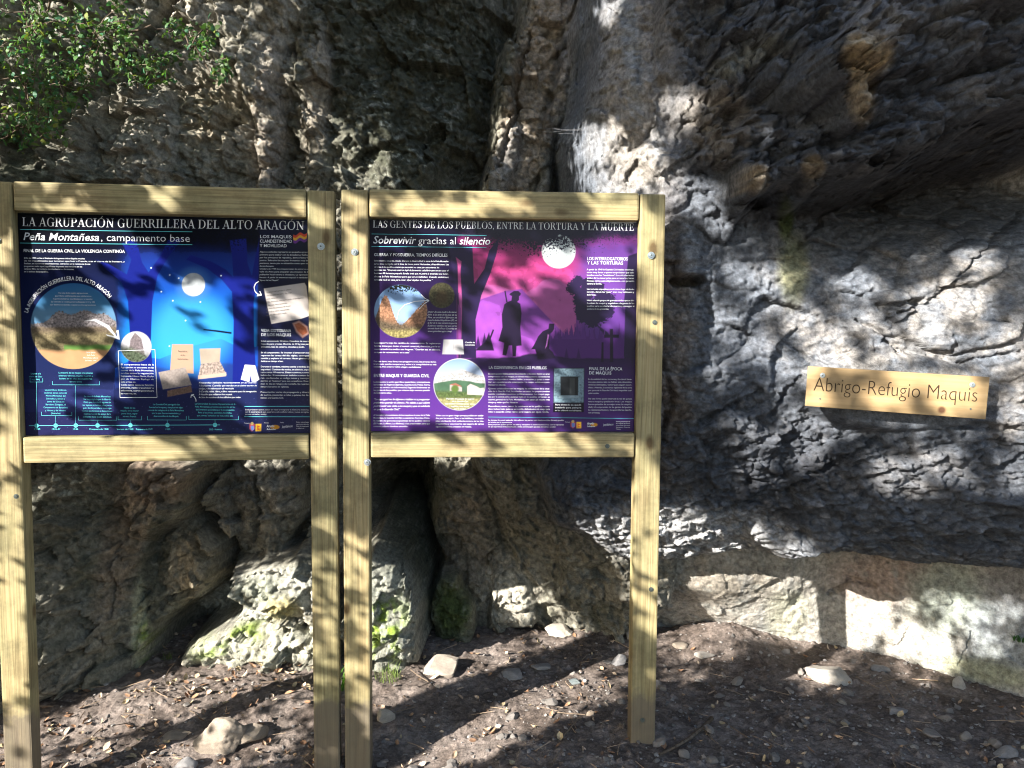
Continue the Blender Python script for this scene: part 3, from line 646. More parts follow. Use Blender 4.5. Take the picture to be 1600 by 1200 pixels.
PW, PH = 0.98, 0.7738
class Ink:
    """collects lettering on one panel; layout units are mapped onto the panel's own plane"""
    def __init__(s, H): s.H = H; s.V = []; s.T = []; s.n = 0
    def raw(s, vx, vy, T):
        u, v = happly(s.H, vx, vy)
        s.V.append(np.stack([(u - .5) * PW, np.zeros_like(u), (1 - v) * PH], 1)); s.T.append(T + s.n); s.n += len(vx)
    def line(s, t, x0, y0, x1, y1, cap, offset=0.0, shear=0.0, serif=False):
        if not t: return
        V, T, wd = serif_geo(t) if serif else text_geo(t, offset, shear)
        if len(V) == 0: return
        k = 1.0 if serif else CAPH
        L = math.hypot(x1 - x0, y1 - y0); ex, ey = (x1 - x0) / L, (y1 - y0) / L
        a = V[:, 0] / wd * L; b = V[:, 1] / k * cap
        s.raw(x0 + a * ex + b * ey, y0 + a * ey - b * ex, T)
    def para(s, lines, x0, x1, y0, step, cap, offset=0.0, shear=0.0, slope=0.008, center=False, last=0.55):
        for i, t in enumerate(lines):
            y = y0 + i * step; wd = text_geo(t, offset, shear)[2] / CAPH * cap
            full = x1 - x0
            L = full if (i < len(lines) - 1 and not center) else min(full, wd * 0.98 if wd < full * 1.25 else full)
            if i < len(lines) - 1 and wd < full * 0.7: L = wd
            xs = x0 + (full - L) / 2 if center else x0
            s.line(t, xs, y + slope * (xs - x0), xs + L, y + slope * (xs + L - x0), cap, offset, shear)
    def arc(s, t, cx_, cy_, r, a0, a1, cap, offset=0.0):
        tot = text_geo(t, offset)[2]
        V, T, _ = text_geo(t, offset); a = np.radians(a0 + (a1 - a0) * V[:, 0] / tot); rr = r + V[:, 1] / CAPH * cap
        s.raw(cx_ + rr * np.cos(a), cy_ - rr * np.sin(a), T)
    def bar(s, pts, w):
        for (x0, y0), (x1, y1) in zip(pts[:-1], pts[1:]):
            L = math.hypot(x1 - x0, y1 - y0) + 1e-9; nx, ny = -(y1 - y0) / L * w / 2, (x1 - x0) / L * w / 2
            s.raw(np.array([x0 + nx, x1 + nx, x1 - nx, x0 - nx]), np.array([y0 + ny, y1 + ny, y1 - ny, y0 - ny]), np.array([[0, 1, 2], [0, 2, 3]]))
    def dot(s, x, y, r, n=14):
        a = np.linspace(0, 2 * np.pi, n, endpoint=False)
        s.raw(np.r_[x, x + r * np.cos(a)], np.r_[y, y + r * np.sin(a)], np.array([[0, 1 + i, 1 + (i + 1) % n] for i in range(n)]))
    def build(s, name, mat, parent, y):
        V = np.concatenate(s.V); V[:, 1] = y
        return mesh_np(name, V, np.concatenate(s.T), mat, parent, smooth=False)

# ------------------------------------------------------------------ printed pictures (colour laid on a fine lattice of each panel)
NU, NV = 560, 444
uu, vv = np.meshgrid(np.linspace(0, 1, NU), np.linspace(0, 1, NV)); uu, vv = uu.ravel(), vv.ravel()
QL = [(28, 333), (480, 343), (487, 676), (40, 681)]; QR = [(577, 343), (997, 348), (990, 674), (580, 674)]
UNIT = [(0, 0), (1, 0), (1, 1), (0, 1)]

class Art:
    def __init__(s, Q):
        s.x, s.y = happly(homog(UNIT, Q), uu, vv); s.C = np.zeros((len(uu), 3))
        s.P = np.stack([s.x * 0.05, s.y * 0.05, np.zeros_like(s.x)], 1)
        s.n = fbm(s.P * 1.0, 4); s.nf = fbm(s.P * 6, 3, 0.6)
    def mix(s, m, col):
        m = np.clip(m, 0, 1)[:, None]; s.C = s.C * (1 - m) + (col if getattr(col, 'ndim', 0) == 2 else np.asarray(col)) * m
    def poly(s, pts, col, soft=0.6, a=1.0): s.mix(a * smooth(-soft, soft, poly_sd(s.x, s.y, pts)), col)
    def disc(s, cx_, cy_, rx, col, ry=None, soft=0.6, a=1.0):
        ry = ry or rx; d = (1 - np.hypot((s.x - cx_) / rx, (s.y - cy_) / ry)) * min(rx, ry); m = a * smooth(-soft, soft, d); s.mix(m, col); return m
    def dmask(s, cx_, cy_, r, soft=0.6): return smooth(-soft, soft, r - np.hypot(s.x - cx_, s.y - cy_))
    def grad(s, pts, axis_='y'):
        t = s.y if axis_ == 'y' else s.x; k = [p for p, _ in pts]; c = np.array([c for _, c in pts], float)
        return np.stack([np.interp(t, k, c[:, i]) for i in range(3)], 1)

# left panel: a blue moonlit night
A = Art(QL); x, y = A.x, A.y
A.C = A.grad([(340, (.002, .003, .01)), (380, (.002, .003, .012)), (440, (.006, .012, .07)), (560, (.012, .022, .10)), (620, (.018, .026, .11)), (680, (.022, .022, .10))])
skyc = A.grad([(370, (.004, .006, .05)), (410, (.008, .03, .22)), (450, (.006, .06, .34)), (500, (.008, .13, .50)), (545, (.012, .23, .62)), (575, (.012, .2, .6))])
m = smooth(178, 205, x + 8 * A.n) * (1 - smooth(398, 404, x)) * smooth(372, 400, y + 12 * A.n + 6 * A.nf) * (1 - smooth(585, 600, y))
A.mix(m, skyc)
A.poly([(180, 575), (215, 556), (250, 560), (300, 540), (345, 528), (380, 545), (404, 540), (404, 610), (180, 610)], (.008, .06, .36))
A.poly([(180, 590), (240, 572), (300, 580), (350, 566), (404, 572), (404, 640), (180, 640)], (.012, .035, .20), 3)
A.mix(smooth(585, 612, y) * (x > 178) * (x < 404), (.014, .022, .10))
A.mix(A.dmask(300, 520, 60, 20) * m * .6, (.05, .36, .72))
A.disc(302, 444, 26, (.05, .16, .42), soft=8, a=.6)
mm = A.dmask(302, 444, 18.2); A.mix(mm, np.array([.36, .39, .41]) * (1 + .7 * A.n)[:, None])
trunk = (.006, .012, .17)
A.poly([(199, 600), (203, 520), (200, 470), (190, 440), (168, 422), (150, 405), (170, 412), (198, 428), (205, 405), (190, 380), (212, 372), (222, 410), (232, 425), (250, 400), (262, 375), (285, 372), (262, 402), (246, 430), (238, 470), (236, 530), (240, 600)], trunk)
A.poly([(364, 600), (365, 500), (362, 455), (346, 436), (322, 418), (290, 405), (298, 398), (330, 408), (352, 420), (364, 432), (362, 400), (358, 375), (384, 372), (386, 410), (393, 430), (398, 400), (404, 372), (408, 372), (404, 430), (396, 470), (397, 530), (402, 600)], trunk)
A.mix(smooth(.02, .3, A.nf + .5 * A.n) * (1 - smooth(375, 400, y)) * (x > 150) * (x < 404) * .8, (.003, .005, .03))
A.poly([(318, 513), (340, 515), (362, 518), (362, 521), (340, 518), (318, 515)], (.004, .008, .03), .8)
for sx_, sy_ in [(265, 429), (270, 469), (313, 471), (290, 500), (236, 418), (265, 540), (279, 434), (345, 430), (252, 455)]: A.disc(sx_, sy_, 1.1, (.6, .7, .8))
A.mix(smooth(402, 406, x), (.006, .009, .04))
A.mix(smooth(402, 406, x) * smooth(470, 560, y), (.02, .025, .10))
A.mix(smooth(.35, .5, A.nf) * smooth(575, 620, y) * .25, (.2, .2, .4))
# round mountain photograph
cm = A.dmask(115, 509, 67)
ph = A.grad([(443, (.02, .10, .26)), (475, (.05, .17, .33)), (487, (.10, .22, .36))])
A.mix(cm, ph)
ridge = 505 - 18 * np.exp(-((x - 92) / 16.) ** 2) - 21 * np.exp(-((x - 132) / 24.) ** 2) - 12 * np.exp(-((x - 165) / 14.) ** 2) + 5 * A.nf
A.mix(cm * smooth(-1, 1, y - ridge), np.array([.19, .17, .175]) * (1 + 1.6 * A.nf)[:, None])
A.mix(cm * smooth(507, 513, y + 3 * A.n), np.array([.13, .10, .07]) * (1 + .7 * A.nf)[:, None])
A.mix(cm * smooth(514, 526, y + 5 * A.n), np.array([.22, .18, .10]) * (1 + .9 * A.nf)[:, None])
A.mix(cm * smooth(536, 541, y + 2 * A.n) * (x > 100), (.10, .20, .05))
A.mix(cm * smooth(544, 549, y + 3 * A.n), np.array([.44, .25, .13]) * (1 + .2 * A.n)[:, None])
A.poly([(133, 500), (150, 498), (170, 508), (184, 527), (182, 516), (185, 515), (187, 530), (168, 524), (166, 522), (180, 525), (166, 511), (148, 501)], (.7, .72, .74))
# small photograph of the rock, papers, wallet, notebook, cloth
sm = A.dmask(213, 541, 24); A.mix(sm, (.42, .41, .45))
A.mix(sm * smooth(-.6, .6, poly_sd(x, y, [(200, 560), (204, 530), (211, 519), (221, 528), (229, 565), (215, 566)])), np.array([.17, .14, .15]) * (1 + .8 * A.nf)[:, None])
A.mix(sm * smooth(540, 552, y + 8 * A.n - .3 * (x - 213)), np.array([.07, .09, .06]) * (1 + 1.5 * A.nf)[:, None])
A.poly([(269, 537), (302, 537), (303, 583), (266, 581)], (.42, .28, .20)); A.poly([(248, 581), (290, 573), (300, 601), (255, 608)], np.array([.28, .24, .22]) * (1 + .4 * A.nf)[:, None])
A.poly([(262, 610), (299, 602), (301, 612), (262, 620)], np.array([.14, .09, .07]) * (1 + .9 * A.nf)[:, None])
A.poly([(312, 544), (345, 543), (344, 565), (314, 568)], np.array([.36, .30, .24]) * (1 + .3 * A.n)[:, None]); A.poly([(314, 568), (344, 564), (355, 585), (310, 591)], np.array([.30, .24, .21]) * (1 + 1.4 * A.nf)[:, None]); A.poly([(310, 586), (354, 581), (354, 587), (310, 592)], (.45, .35, .29))
A.poly([(383, 569), (399, 570), (406, 592), (400, 596), (394, 595), (393, 582), (390, 596), (377, 592)], (.74, .74, .76))
A.poly([(412, 450), (475, 441), (478, 446), (484, 492), (470, 497), (424, 505), (418, 480)], np.array([.46, .42, .40]) * (1 + .2 * A.n)[:, None], .8)
A.poly([(457, 504), (467, 500), (480, 509), (483, 520), (473, 527), (463, 518)], (.36, .20, .17), 1.5); A.poly([(460, 506), (467, 503), (478, 511), (480, 519), (473, 523), (465, 516)], np.array([.30, .09, .045]) * (1 + .5 * A.nf)[:, None])
wv = 1.8 * np.sin((x - 457) * .45)
for k, c in enumerate([(.5, .06, .03), (.6, .34, .04), (.12, .03, .22)]):
    A.mix((x > 457) * (x < 478) * smooth(-.6, .6, y - (366 + 4 * k) - wv + .12 * (x - 457)) * smooth(-.6, .6, (370.5 + 4 * k) - y + wv - .12 * (x - 457)), c)
# emblems in the footer
A.poly([(391, 662), (399, 662), (399, 670), (395, 674), (391, 670)], (.42, .06, .06)); A.poly([(393, 665), (398, 665), (398, 671), (395, 673), (393, 670)], (.12, .2, .5)); A.disc(395, 661.5, 2.4, (.5, .35, .15))
A.poly([(400.5, 662), (409.5, 662), (409.5, 673.5), (400.5, 673.5)], (.62, .36, .03)); A.poly([(403, 664), (408, 666), (404, 668), (408, 671), (403, 672)], (.5, .09, .03)); A.disc(431, 667, 7, (.62, .27, .02), 3.4)
ARTL = A.C * np.where(A.C.mean(1) < .05, .6, .88)[:, None]

# right panel: a violet and magenta evening
A = Art(QR); x, y = A.x, A.y
A.C = A.grad([(340, (.003, .002, .012)), (400, (.008, .004, .03)), (470, (.025, .01, .07)), (540, (.07, .022, .18)), (600, (.10, .028, .24)), (680, (.12, .035, .26))])
skyc = A.grad([(375, (.26, .02, .14)), (420, (.40, .04, .17)), (455, (.34, .05, .20)), (490, (.25, .045, .25)), (540, (.17, .03, .25)), (580, (.08, .02, .17))]) * (1 + .3 * A.n)[:, None]
m = smooth(712, 718, x) * smooth(362, 390, y + 14 * A.n + 8 * A.nf) * (1 - smooth(552, 572, y))
A.mix(m, skyc)
A.mix(m * smooth(880, 925, x + 12 * A.n), A.grad([(350, (.10, .03, .2)), (450, (.17, .06, .34)), (520, (.1, .03, .22)), (600, (.05, .015, .12))]))
r1 = 448 + 14 * np.sin((x - 780) * .055) * np.exp(-((x - 840) / 60.) ** 2) + 5 * A.n
A.mix(m * smooth(-1.5, 1.5, y - r1) * (x < 900), np.array([.34, .075, .25]) * (1 + .25 * A.n)[:, None])
A.poly([(745, 470), (790, 455), (815, 452), (860, 500), (905, 545), (905, 570), (720, 570)], (.20, .045, .30), 1.5)
A.poly([(738, 480), (755, 470), (780, 478), (800, 520), (830, 530), (870, 560), (730, 560)], np.array([.26, .06, .36]) * (1 + .3 * A.n)[:, None], 4)
A.mix(A.dmask(873, 393, 26.5, 1), np.array([.46, .50, .51]) * (1 + .3 * A.n)[:, None])
lf = smooth(-.05, .16, A.nf + .35 * A.n + (392 - y) * .020 - .004 * np.abs(x - 840))
A.mix(lf * smooth(715, 740, x) * (1 - smooth(398, 416, y)), (.018, .012, .035))
tr = (.022, .012, .06)
A.poly([(720, 560), (722, 470), (719, 420), (712, 400), (713, 380), (724, 384), (738, 384), (740, 430), (741, 444), (757, 420), (764, 392), (780, 372), (776, 396), (766, 428), (752, 462), (743, 500), (744, 560)], tr)
A.poly([(700, 380), (714, 384), (720, 560), (716, 560), (714, 470)], tr, 1.5)
A.poly([(712, 402), (721, 409), (719, 428), (721, 458), (716, 458), (715, 415)], (.36, .06, .2)); A.poly([(716, 476), (720, 482), (721, 545), (716, 545)], (.24, .05, .26))
bl = (.022, .012, .055)
for cx_, cy_, r in [(897, 449, 11), (903, 440, 8), (912, 462, 15), (905, 470, 10), (913, 484, 15), (932, 486, 20), (945, 467, 15), (925, 500, 12), (920, 446, 12), (935, 450, 10), (910, 496, 9), (948, 486, 12)]: A.mix(smooth(-1, 1, r * (1 + .5 * A.nf + .4 * A.n) - np.hypot(x - cx_, y - cy_)), bl)
A.poly([(974, 575), (977, 480), (955, 478), (948, 472), (975, 472), (982, 400), (996, 395), (996, 575)], bl, 1); A.poly([(930, 505), (950, 520), (968, 545), (978, 540), (978, 556), (960, 545), (942, 522)], bl, 1)
A.mix(smooth(-1, 1, y - (530 - 4 * np.abs(np.sin(x * .32)) - 14 * np.abs(np.sin(x * .41 + .8)) ** 9 - 10 * np.abs(np.sin(x * .23 + 2)) ** 9)) * (x > 855) * (x < 975) * (y < 575), (.085, .02, .17))
for tx, ty, hh_ in [(869, 530, 14), (880, 530, 12), (886, 530, 18), (893, 530, 22), (902, 530, 24), (911, 530, 22), (925, 530, 18), (747, 545, 20), (757, 545, 24), (885, 562, 18), (904, 560, 16)]:
    A.poly([(tx - hh_ * .22, ty), (tx, ty - hh_), (tx + hh_ * .22, ty)], (.10, .025, .2) if ty < 540 else (.045, .014, .10), .8)
A.mix(smooth(-1.5, 1.5, y - (560 - 8 * np.exp(-((x - 840) / 30.) ** 2) + 3 * A.n)) * (x > 716), A.grad([(555, (.02, .01, .05)), (580, (.04, .015, .10)), (620, (.06, .02, .15)), (680, (.05, .018, .13))]))
A.mix(smooth(560, 590, y) * smooth(890, 800, x) * .75, A.grad([(560, (.06, .02, .15)), (620, (.10, .03, .25)), (680, (.12, .036, .27))]))
sil = (.014, .008, .03)
A.poly([(953, 514), (958, 514), (958, 523), (967, 523), (967, 528), (958, 528), (958, 566), (953, 566), (953, 528), (944, 528), (944, 523), (953, 523)], sil, .8); A.poly([(940, 535), (943, 535), (943, 566), (939, 566)], sil, .8)
# standing figure with a three-cornered hat, a rifle on the shoulder and a cape; a second figure kneeling
A.poly([(797, 459), (803, 455), (810, 455), (814, 459), (813, 462), (811, 463), (811, 469), (808, 472), (813, 475), (815, 490), (813, 512), (815, 540), (807, 541), (806, 557), (801, 557), (800, 540), (795, 540), (791, 556), (785, 555), (788, 536), (779, 533), (785, 512), (784, 492), (788, 476), (793, 472), (799, 470), (800, 463), (796, 461)], sil)
A.poly([(788, 455), (790, 455), (793, 472), (791, 473)], sil, .5)
A.poly([(858, 506), (866, 506), (866, 514), (863, 519), (859, 522), (858, 545), (864, 551), (868, 560), (840, 562), (838, 552), (836, 546), (830, 546), (834, 540), (841, 526), (848, 518), (857, 514)], sil); A.poly([(856, 522), (858, 524), (855, 540), (852, 545)], (.3, .1, .35), .5)
A.poly([(772, 548), (764, 520), (758, 535), (742, 548)], sil, 1); A.poly([(770, 515), (772, 516), (765, 535), (763, 533)], sil, .6)
# round photographs
cm = A.dmask(626, 487, 41.5); A.mix(cm, A.grad([(446, (.16, .28, .5)), (490, (.26, .4, .6))]))
A.mix(cm * smooth(-1, 1, y - (512 - 50 * np.exp(-((x - 602) / 14.) ** 2) - 44 * np.clip((x - 626) / 40., 0, 1) + 4 * A.nf)), np.array([.33, .17, .10]) * (1 + .9 * A.nf)[:, None])
A.mix(cm * smooth(498, 512, y - .2 * (x - 626) + 6 * A.n), np.array([.12, .09, .06]) * (1 + 1.3 * A.nf)[:, None]); A.mix(cm * smooth(512, 520, y + 4 * A.n), np.array([.26, .22, .09]) * (1 + .9 * A.nf)[:, None])
A.mix(cm * smooth(.05, .2, A.nf + (456 - y) * .05) * (x > 605), (.01, .012, .01))
A.mix(A.dmask(690, 462, 20), np.array([.06, .055, .03]) * (1 + 1.4 * A.nf)[:, None]); A.mix(A.dmask(690, 466, 10, 5) * .6, (.09, .05, .025))
cm = A.dmask(718, 601, 40.5); A.mix(cm, (.5, .5, .48)); cm = A.dmask(718, 601, 39.6); A.mix(cm, A.grad([(561, (.16, .26, .48)), (580, (.30, .38, .52)), (590, (.36, .42, .52))]))
A.mix(cm * smooth(-1, 1, y - (590 - 12 * np.exp(-((x - 722) / 22.) ** 2) + 3 * A.n)), np.array([.38, .37, .37]) * (1 + .9 * A.nf)[:, None])
A.mix(cm * smooth(-1, 1, y - (600 - 6 * np.exp(-((x - 715) / 26.) ** 2) + 2 * A.n)), np.array([.07, .14, .085]) * (1 + .6 * A.n)[:, None])
A.mix(cm * smooth(608, 616, y + 3 * A.n), np.array([.09, .13, .045]) * (1 + 1.2 * A.nf)[:, None])
A.poly([(730, 604), (735, 600), (745, 604), (750, 607), (756, 606), (756, 618), (730, 617)], (.42, .36, .35)); A.poly([(703, 602), (712, 600), (722, 606), (722, 612), (703, 611)], (.36, .31, .30)); A.poly([(703, 601), (712, 599), (722, 604), (712, 604)], (.36, .13, .1)); A.disc(711, 608, 6, (.10, .16, .04), soft=2)
A.mix(cm * smooth(619, 626, y + 2 * A.n), np.array([.28, .26, .12]) * (1 + .6 * A.nf)[:, None])
A.poly([(693, 531), (723, 531), (725, 554), (691, 554)], np.array([.40, .39, .40]) * (1 + .2 * A.n)[:, None]); A.poly([(707.5, 531), (708.5, 531), (708.5, 554), (707.5, 554)], (.25, .25, .27))
# photograph of a stone-framed window
A.poly([(865, 575), (913, 575), (912, 644), (864, 644)], (.008, .006, .02)); A.poly([(866, 576), (912.5, 576), (911.5, 629), (865, 629)], np.array([.16, .24, .29]) * (1 + .7 * A.nf)[:, None])
A.poly([(875.5, 588.5), (903.5, 588.5), (903, 618), (876, 618)], (.02, .024, .03)); A.poly([(890, 591), (898, 591), (898, 617), (890, 617)], (.055, .065, .07)); A.poly([(874, 618), (905, 618), (905, 622), (873, 622)], np.array([.22, .30, .34]) * (1 + .3 * A.nf)[:, None])
# emblems in the footer
A.poly([(891, 659), (899, 659), (899, 666), (895, 669.5), (891, 666)], (.42, .06, .06)); A.poly([(893, 661), (898, 661), (898, 666), (895, 668), (893, 666)], (.12, .2, .5)); A.disc(895, 658.5, 2.3, (.5, .35, .15))
A.poly([(900.5, 659), (908, 659), (908, 669), (900.5, 669)], (.62, .36, .03)); A.poly([(902, 661), (907, 663), (903, 665), (907, 667), (902, 668)], (.5, .09, .03)); A.disc(928, 663.5, 5.5, (.62, .27, .02), 2.8)
ARTR = A.C * np.where(A.C.mean(1) < .2, .68, .85)[:, None]

M_PRINT, nt_, b_ = mat_new('printed_panel', 0.28, 0.2)
a_ = N(nt_, 'ShaderNodeAttribute', attribute_name='albedo'); nt_.links.new(a_.outputs[0], b_.inputs['Base Color'])
M_BACKING = plain('panel_backing', (0.05, 0.05, 0.055), 0.6)

# ------------------------------------------------------------------ the two notice boards
def rbox(bm, x0, x1, y0, y1, z0, z1, bev=0.006, seg=2):
    g = bmesh.ops.create_cube(bm, size=1.0)['verts']
    for v in g: v.co = Vector(((x0 + x1) / 2 + v.co.x * (x1 - x0), (y0 + y1) / 2 + v.co.y * (y1 - y0), (z0 + z1) / 2 + v.co.z * (z1 - z0)))
    es = list({e for v in g for e in v.link_edges})
    bmesh.ops.bevel(bm, geom=es, offset=bev, segments=seg, affect='EDGES', profile=0.6)

def disc_bm(bm, c, r0, r1, y0, y1, n=18):
    """round head standing on a board's front face (axis along -Y)"""
    a = [2 * math.pi * i / n for i in range(n)]
    v0 = [bm.verts.new((c[0] + r0 * math.cos(t), y0, c[1] + r0 * math.sin(t))) for t in a]
    v1 = [bm.verts.new((c[0] + r1 * math.cos(t), y1, c[1] + r1 * math.sin(t))) for t in a]
    for i in range(n): bm.faces.new((v0[i], v0[(i + 1) % n], v1[(i + 1) % n], v1[i]))
    bm.faces.new(v1)
def bolt(name, c, yface, parent, r=0.0135, dark=False):
    bm = bmesh.new()
    if dark:
        disc_bm(bm, c, r, r, yface + 0.002, yface - 0.0015); disc_bm(bm, c, r * .55, r * .5, yface - .0015, yface - .003)
    else:
        disc_bm(bm, c, r, r * .96, yface + 0.002, yface - 0.003)
        disc_bm(bm, c, r * .62, r * .5, yface - 0.003, yface - 0.008)
    bmesh.ops.recalc_face_normals(bm, faces=bm.faces)
    o = bm_obj(name, bm, M_DARKMETAL if dark else M_ZINC, parent)
    if not dark:
        s = bmesh.new(); disc_bm(s, c, r * .26, r * .24, yface - 0.008, yface - 0.0085, 6); bmesh.ops.recalc_face_normals(s, faces=s.faces)
        # the hexagon socket in the head, joined into the same mesh
        me = o.data; b2 = bmesh.new(); b2.from_mesh(me)
        t = bpy.data.meshes.new('tmp'); s.to_mesh(t); b2.from_mesh(t); b2.to_mesh(me); b2.free(); bpy.data.meshes.remove(t)
        me.materials.append(M_DARKMETAL)
        for p in list(me.polygons)[-7:]: p.material_index = 1
    s_ = None
    return o

def board(loc, yaw, z0, label, group, bolts, ztop_drop=(0.0, 0.0), base=-0.25):
    root = empty('information_board', loc, yaw); tag(root, label, 'information board', group)
    FRONT = -0.031; PT = 0.072; PWD = 0.0955; gap = 0.004
    zr0 = z0 + PH + 0.004; zr1 = zr0 + 0.099
    posts = []
    for i, sx in enumerate((-1, 1)):
        bm = bmesh.new(); xi = PW / 2 + 0.002; xo = xi + PWD
        zt = zr1 - 0.002 - ztop_drop[i]
        rbox(bm, sx * xi if sx > 0 else -xo, xo if sx > 0 else -xi, FRONT, FRONT + PT, base, zt, 0.007)
        # a faint twist and bow, as sawn posts have
        for v in bm.verts: v.co.x += 0.0025 * math.sin(v.co.z * 2.1 + sx); v.co.y += 0.0012 * math.sin(v.co.z * 3 + 2 * sx)
        posts.append(bm_obj('post', bm, M_WOODV, root))
    for za, zb in ((zr0, zr1), (z0 - 0.093, z0 - 0.002)):
        bm = bmesh.new(); rbox(bm, -PW / 2 + gap - .001, PW / 2 - gap + .001, FRONT - 0.003, FRONT + PT - 0.006, za, zb, 0.0075)
        rail = bm_obj('rail', bm, M_WOODH, root)
    for (lx, z, kind, side) in bolts:
        p = posts[0] if lx < -0.45 else posts[1] if lx > 0.45 else rail
        bolt('bolt', (lx, z), FRONT - (0.003 if p is rail else 0.0), p, 0.0085 if kind == 'dark' else 0.0135, kind == 'dark')
    return root

def panel(root, z0, art, inks, label):
    p = mesh_np('panel', np.stack([(uu - .5) * PW, np.zeros_like(uu), (1 - vv) * PH], 1), grid_faces(NV, NU)[:, ::-1], M_PRINT, root, smooth=False)
    add_color(p, np.clip(art, 0, .85)); p.location.z = z0
    # thickness of the sheet
    b = bmesh.new(); rbox(b, -PW / 2, PW / 2, 0.002, 0.012, 0.0, PH, 0.001, 1); o = bm_obj('backing_sheet', b, M_BACKING, p)
    for i, (nm, ink, mat) in enumerate(inks): ink.build(nm, mat, p, -0.0008 - 0.0004 * i)
    return p

ZL, ZR = 1.2098, 1.2151
BL = board((-1.2246, 2.8707, 0), 0.1254, ZL, 'wooden board with the blue moonlit night panel about the guerrilla camp', 'pine information boards before the cliff', [(0.537, 1.886, 'bolt', 0), (-0.545, 1.886, 'bolt', 0), (-0.515, 1.0, 'dark', 0)])
BR = board((-0.0309, 2.9726, 0), 0.0451, ZR, 'wooden board with the violet and magenta panel about the village people', 'pine information boards before the cliff',
           [(-0.54, 1.868, 'bolt', 0), (0.535, 1.868, 'bolt', 0), (0.553, 1.624, 'dark', 0), (-0.499, 1.105, 'bolt', 0), (0.385, 1.165, 'dark', 0), (0.537, 0.11, 'dark', 0), (0.56, .62, 'dark', 0)])

# --- left panel's writing
W1 = Ink(homog(QL, UNIT)); T1 = Ink(W1.H)
W1.line('LA AGRUPACIÓN GUERRILLERA DEL ALTO ARAGÓN', 35, 353.2, 474, 358.8, 13.4, serif=True)
W1.line('Peña Montañesa', 36, 374.8, 155, 376.2, 11.4, 0.010, 0.22); W1.line(', campamento base', 157, 376.2, 296, 377.6, 11.2, -0.006)
T1.bar([(32, 358.6), (170, 360.6), (300, 362)], .7); T1.bar([(32, 379.6), (190, 381), (300, 382)], .7)
W1.line('FINAL DE LA GUERRA CIVIL, LA VIOLENCIA CONTINÚA', 37, 393.6, 195, 394.8, 4.7, 0.007)
W1.para(['El fin de 1939 no fue el finalizado de la guerra civil en España; muchos', 'de los republicanos que tuvieron que huir a Francia, tras el cierre de la frontera, y', 'finalizan, en número de excombatientes, sobreviven en la resistencia de una', 'posguerra a todo aquel republicano dispuesto a no rendirse en los', 'campos. Miles de hombres deciden luchar en los montes,', 'en la defensa de la república.'], 38, 195, 404, 4.2, 2.3, 0.006)
W1.arc('LA AGRUPACIÓN GUERRILLERA DEL ALTO ARAGÓN', 113, 510, 72.5, 163, 38, 6.2, 0.01)
W1.para(['Fue una de las cuatro agrupaciones', 'guerrilleras antifranquistas que existieron en', 'la península Ibérica, coordinadas por el exterior.', 'La Sobrarbe la constituyeron las Brigadas 3, 21 y 100,', 'que disolvieron reunidas y siguieron otras agrupaciones.'], 74, 155, 458, 4.6, 2.2, 0.0, center=True)
W1.para(['Circo glaciar', 'de la Peña', 'Montañesa, valle de', 'La Fueva, 1944'], 124, 160, 551, 4.2, 2.0, 0.0, center=True)
W1.para(['LOS MAQUIS:', 'CLANDESTINIDAD', 'Y MOVILIDAD'], 405, 455, 371.5, 7.0, 4.7, 0.007)
W1.para(['Algunos exiliados regresaron en pequeños grupos', 'primero para acabar con la dictadura y luchar', 'por los principios de república, democracia y la', 'justicia. Sobrarbe fue un paso fronterizo muy im-', 'portante, tanto por su situación como por sus', 'densos bosques.', 'Octubre de 1944: Los maquis tratan de entrar en el', 'valle de Arán para preparar una invasión de la', 'población local contra la dictadura. La operación', 'fracasó. A partir de entonces empezó la verdadera', '"época de los Maquis".'], 405, 481.5, 394, 4.4, 2.3, 0.0, slope=0.004)
W1.bar([(404, 438.6), (399, 442), (396.5, 448), (398, 454), (402, 458.5), (408, 460)], 1.6); W1.bar([(401, 461.5), (408.5, 460.3), (405.5, 454)], 1.2)
W1.para(['VIDA COTIDIANA', 'DE LOS MAQUIS'], 408, 455, 517.5, 6.6, 4.6, 0.007)
for y0, ls in ((533, ['Edad aproximada: 30 años. Cazadora de cuero,', 'ropa de pana y botas. Mochila de 30 kg con pan,', 'embutidos, latas de conserva, chocolate y jamón.']),
               (551, ['En el campamento. Se levantan al amanecer y se', 'reparten las tareas del día: vigilar, conseguir', 'comida y explorar el terreno. Hacen gimnasia y', 'dedican un tiempo a leer.']),
               (573, ['Durante el combate, máxima cautela y medidas de', 'seguridad. Caminan de noche, en silencio, sepa-', 'rados unos 10 metros. Evitan caminos y zonas', 'habitadas. Si encuentran indicios cortan de', 'raíz, con llamadas en código morse y mensajes', 'escritos en "buzones" para sus compañeros. Duer-', 'men de día en refugios de montaña. Se reparten', 'siempre los turnos de vigilancia.']),
               (613, ['Presentación: varias de propaganda y dinero', 'de sueltos, mantenían a raíles y quienes los de-', 'nuncian a la Guardia Civil.'])):
    W1.para(ls, 408, 484, y0, 4.5, 2.4, 0.008, slope=0.002)
W1.para(['Este proyecto quiere poner en valor y recuperar la memoria histórica,', 'con la esperanza de que esperemos el conflicto bélico y nunca se repita,', 'que esto no vuelva a suceder.'], 384, 484, 640.5, 3.5, 2.0, 0.004, slope=0)
T1.bar([(383, 634.4), (485, 634)], .9); T1.bar([(383, 650.6), (486, 650.6)], .9)
W1.para(['Recuerdos hallados recientemente en las cuevas:', '1-Explosivos. Cuartillas que mandan en su último escrito de', 'código y de elaboración de munición.', '2-Cartilla, tabla, libro y libro necesario para la navegación.', '3-Vestido que utilizaron los maquis.', '4-Lista de nombres de los afiliados que vivían.'], 311, 402, 598.5, 4.6, 2.5, 0.004, 0.35, slope=-0.004)
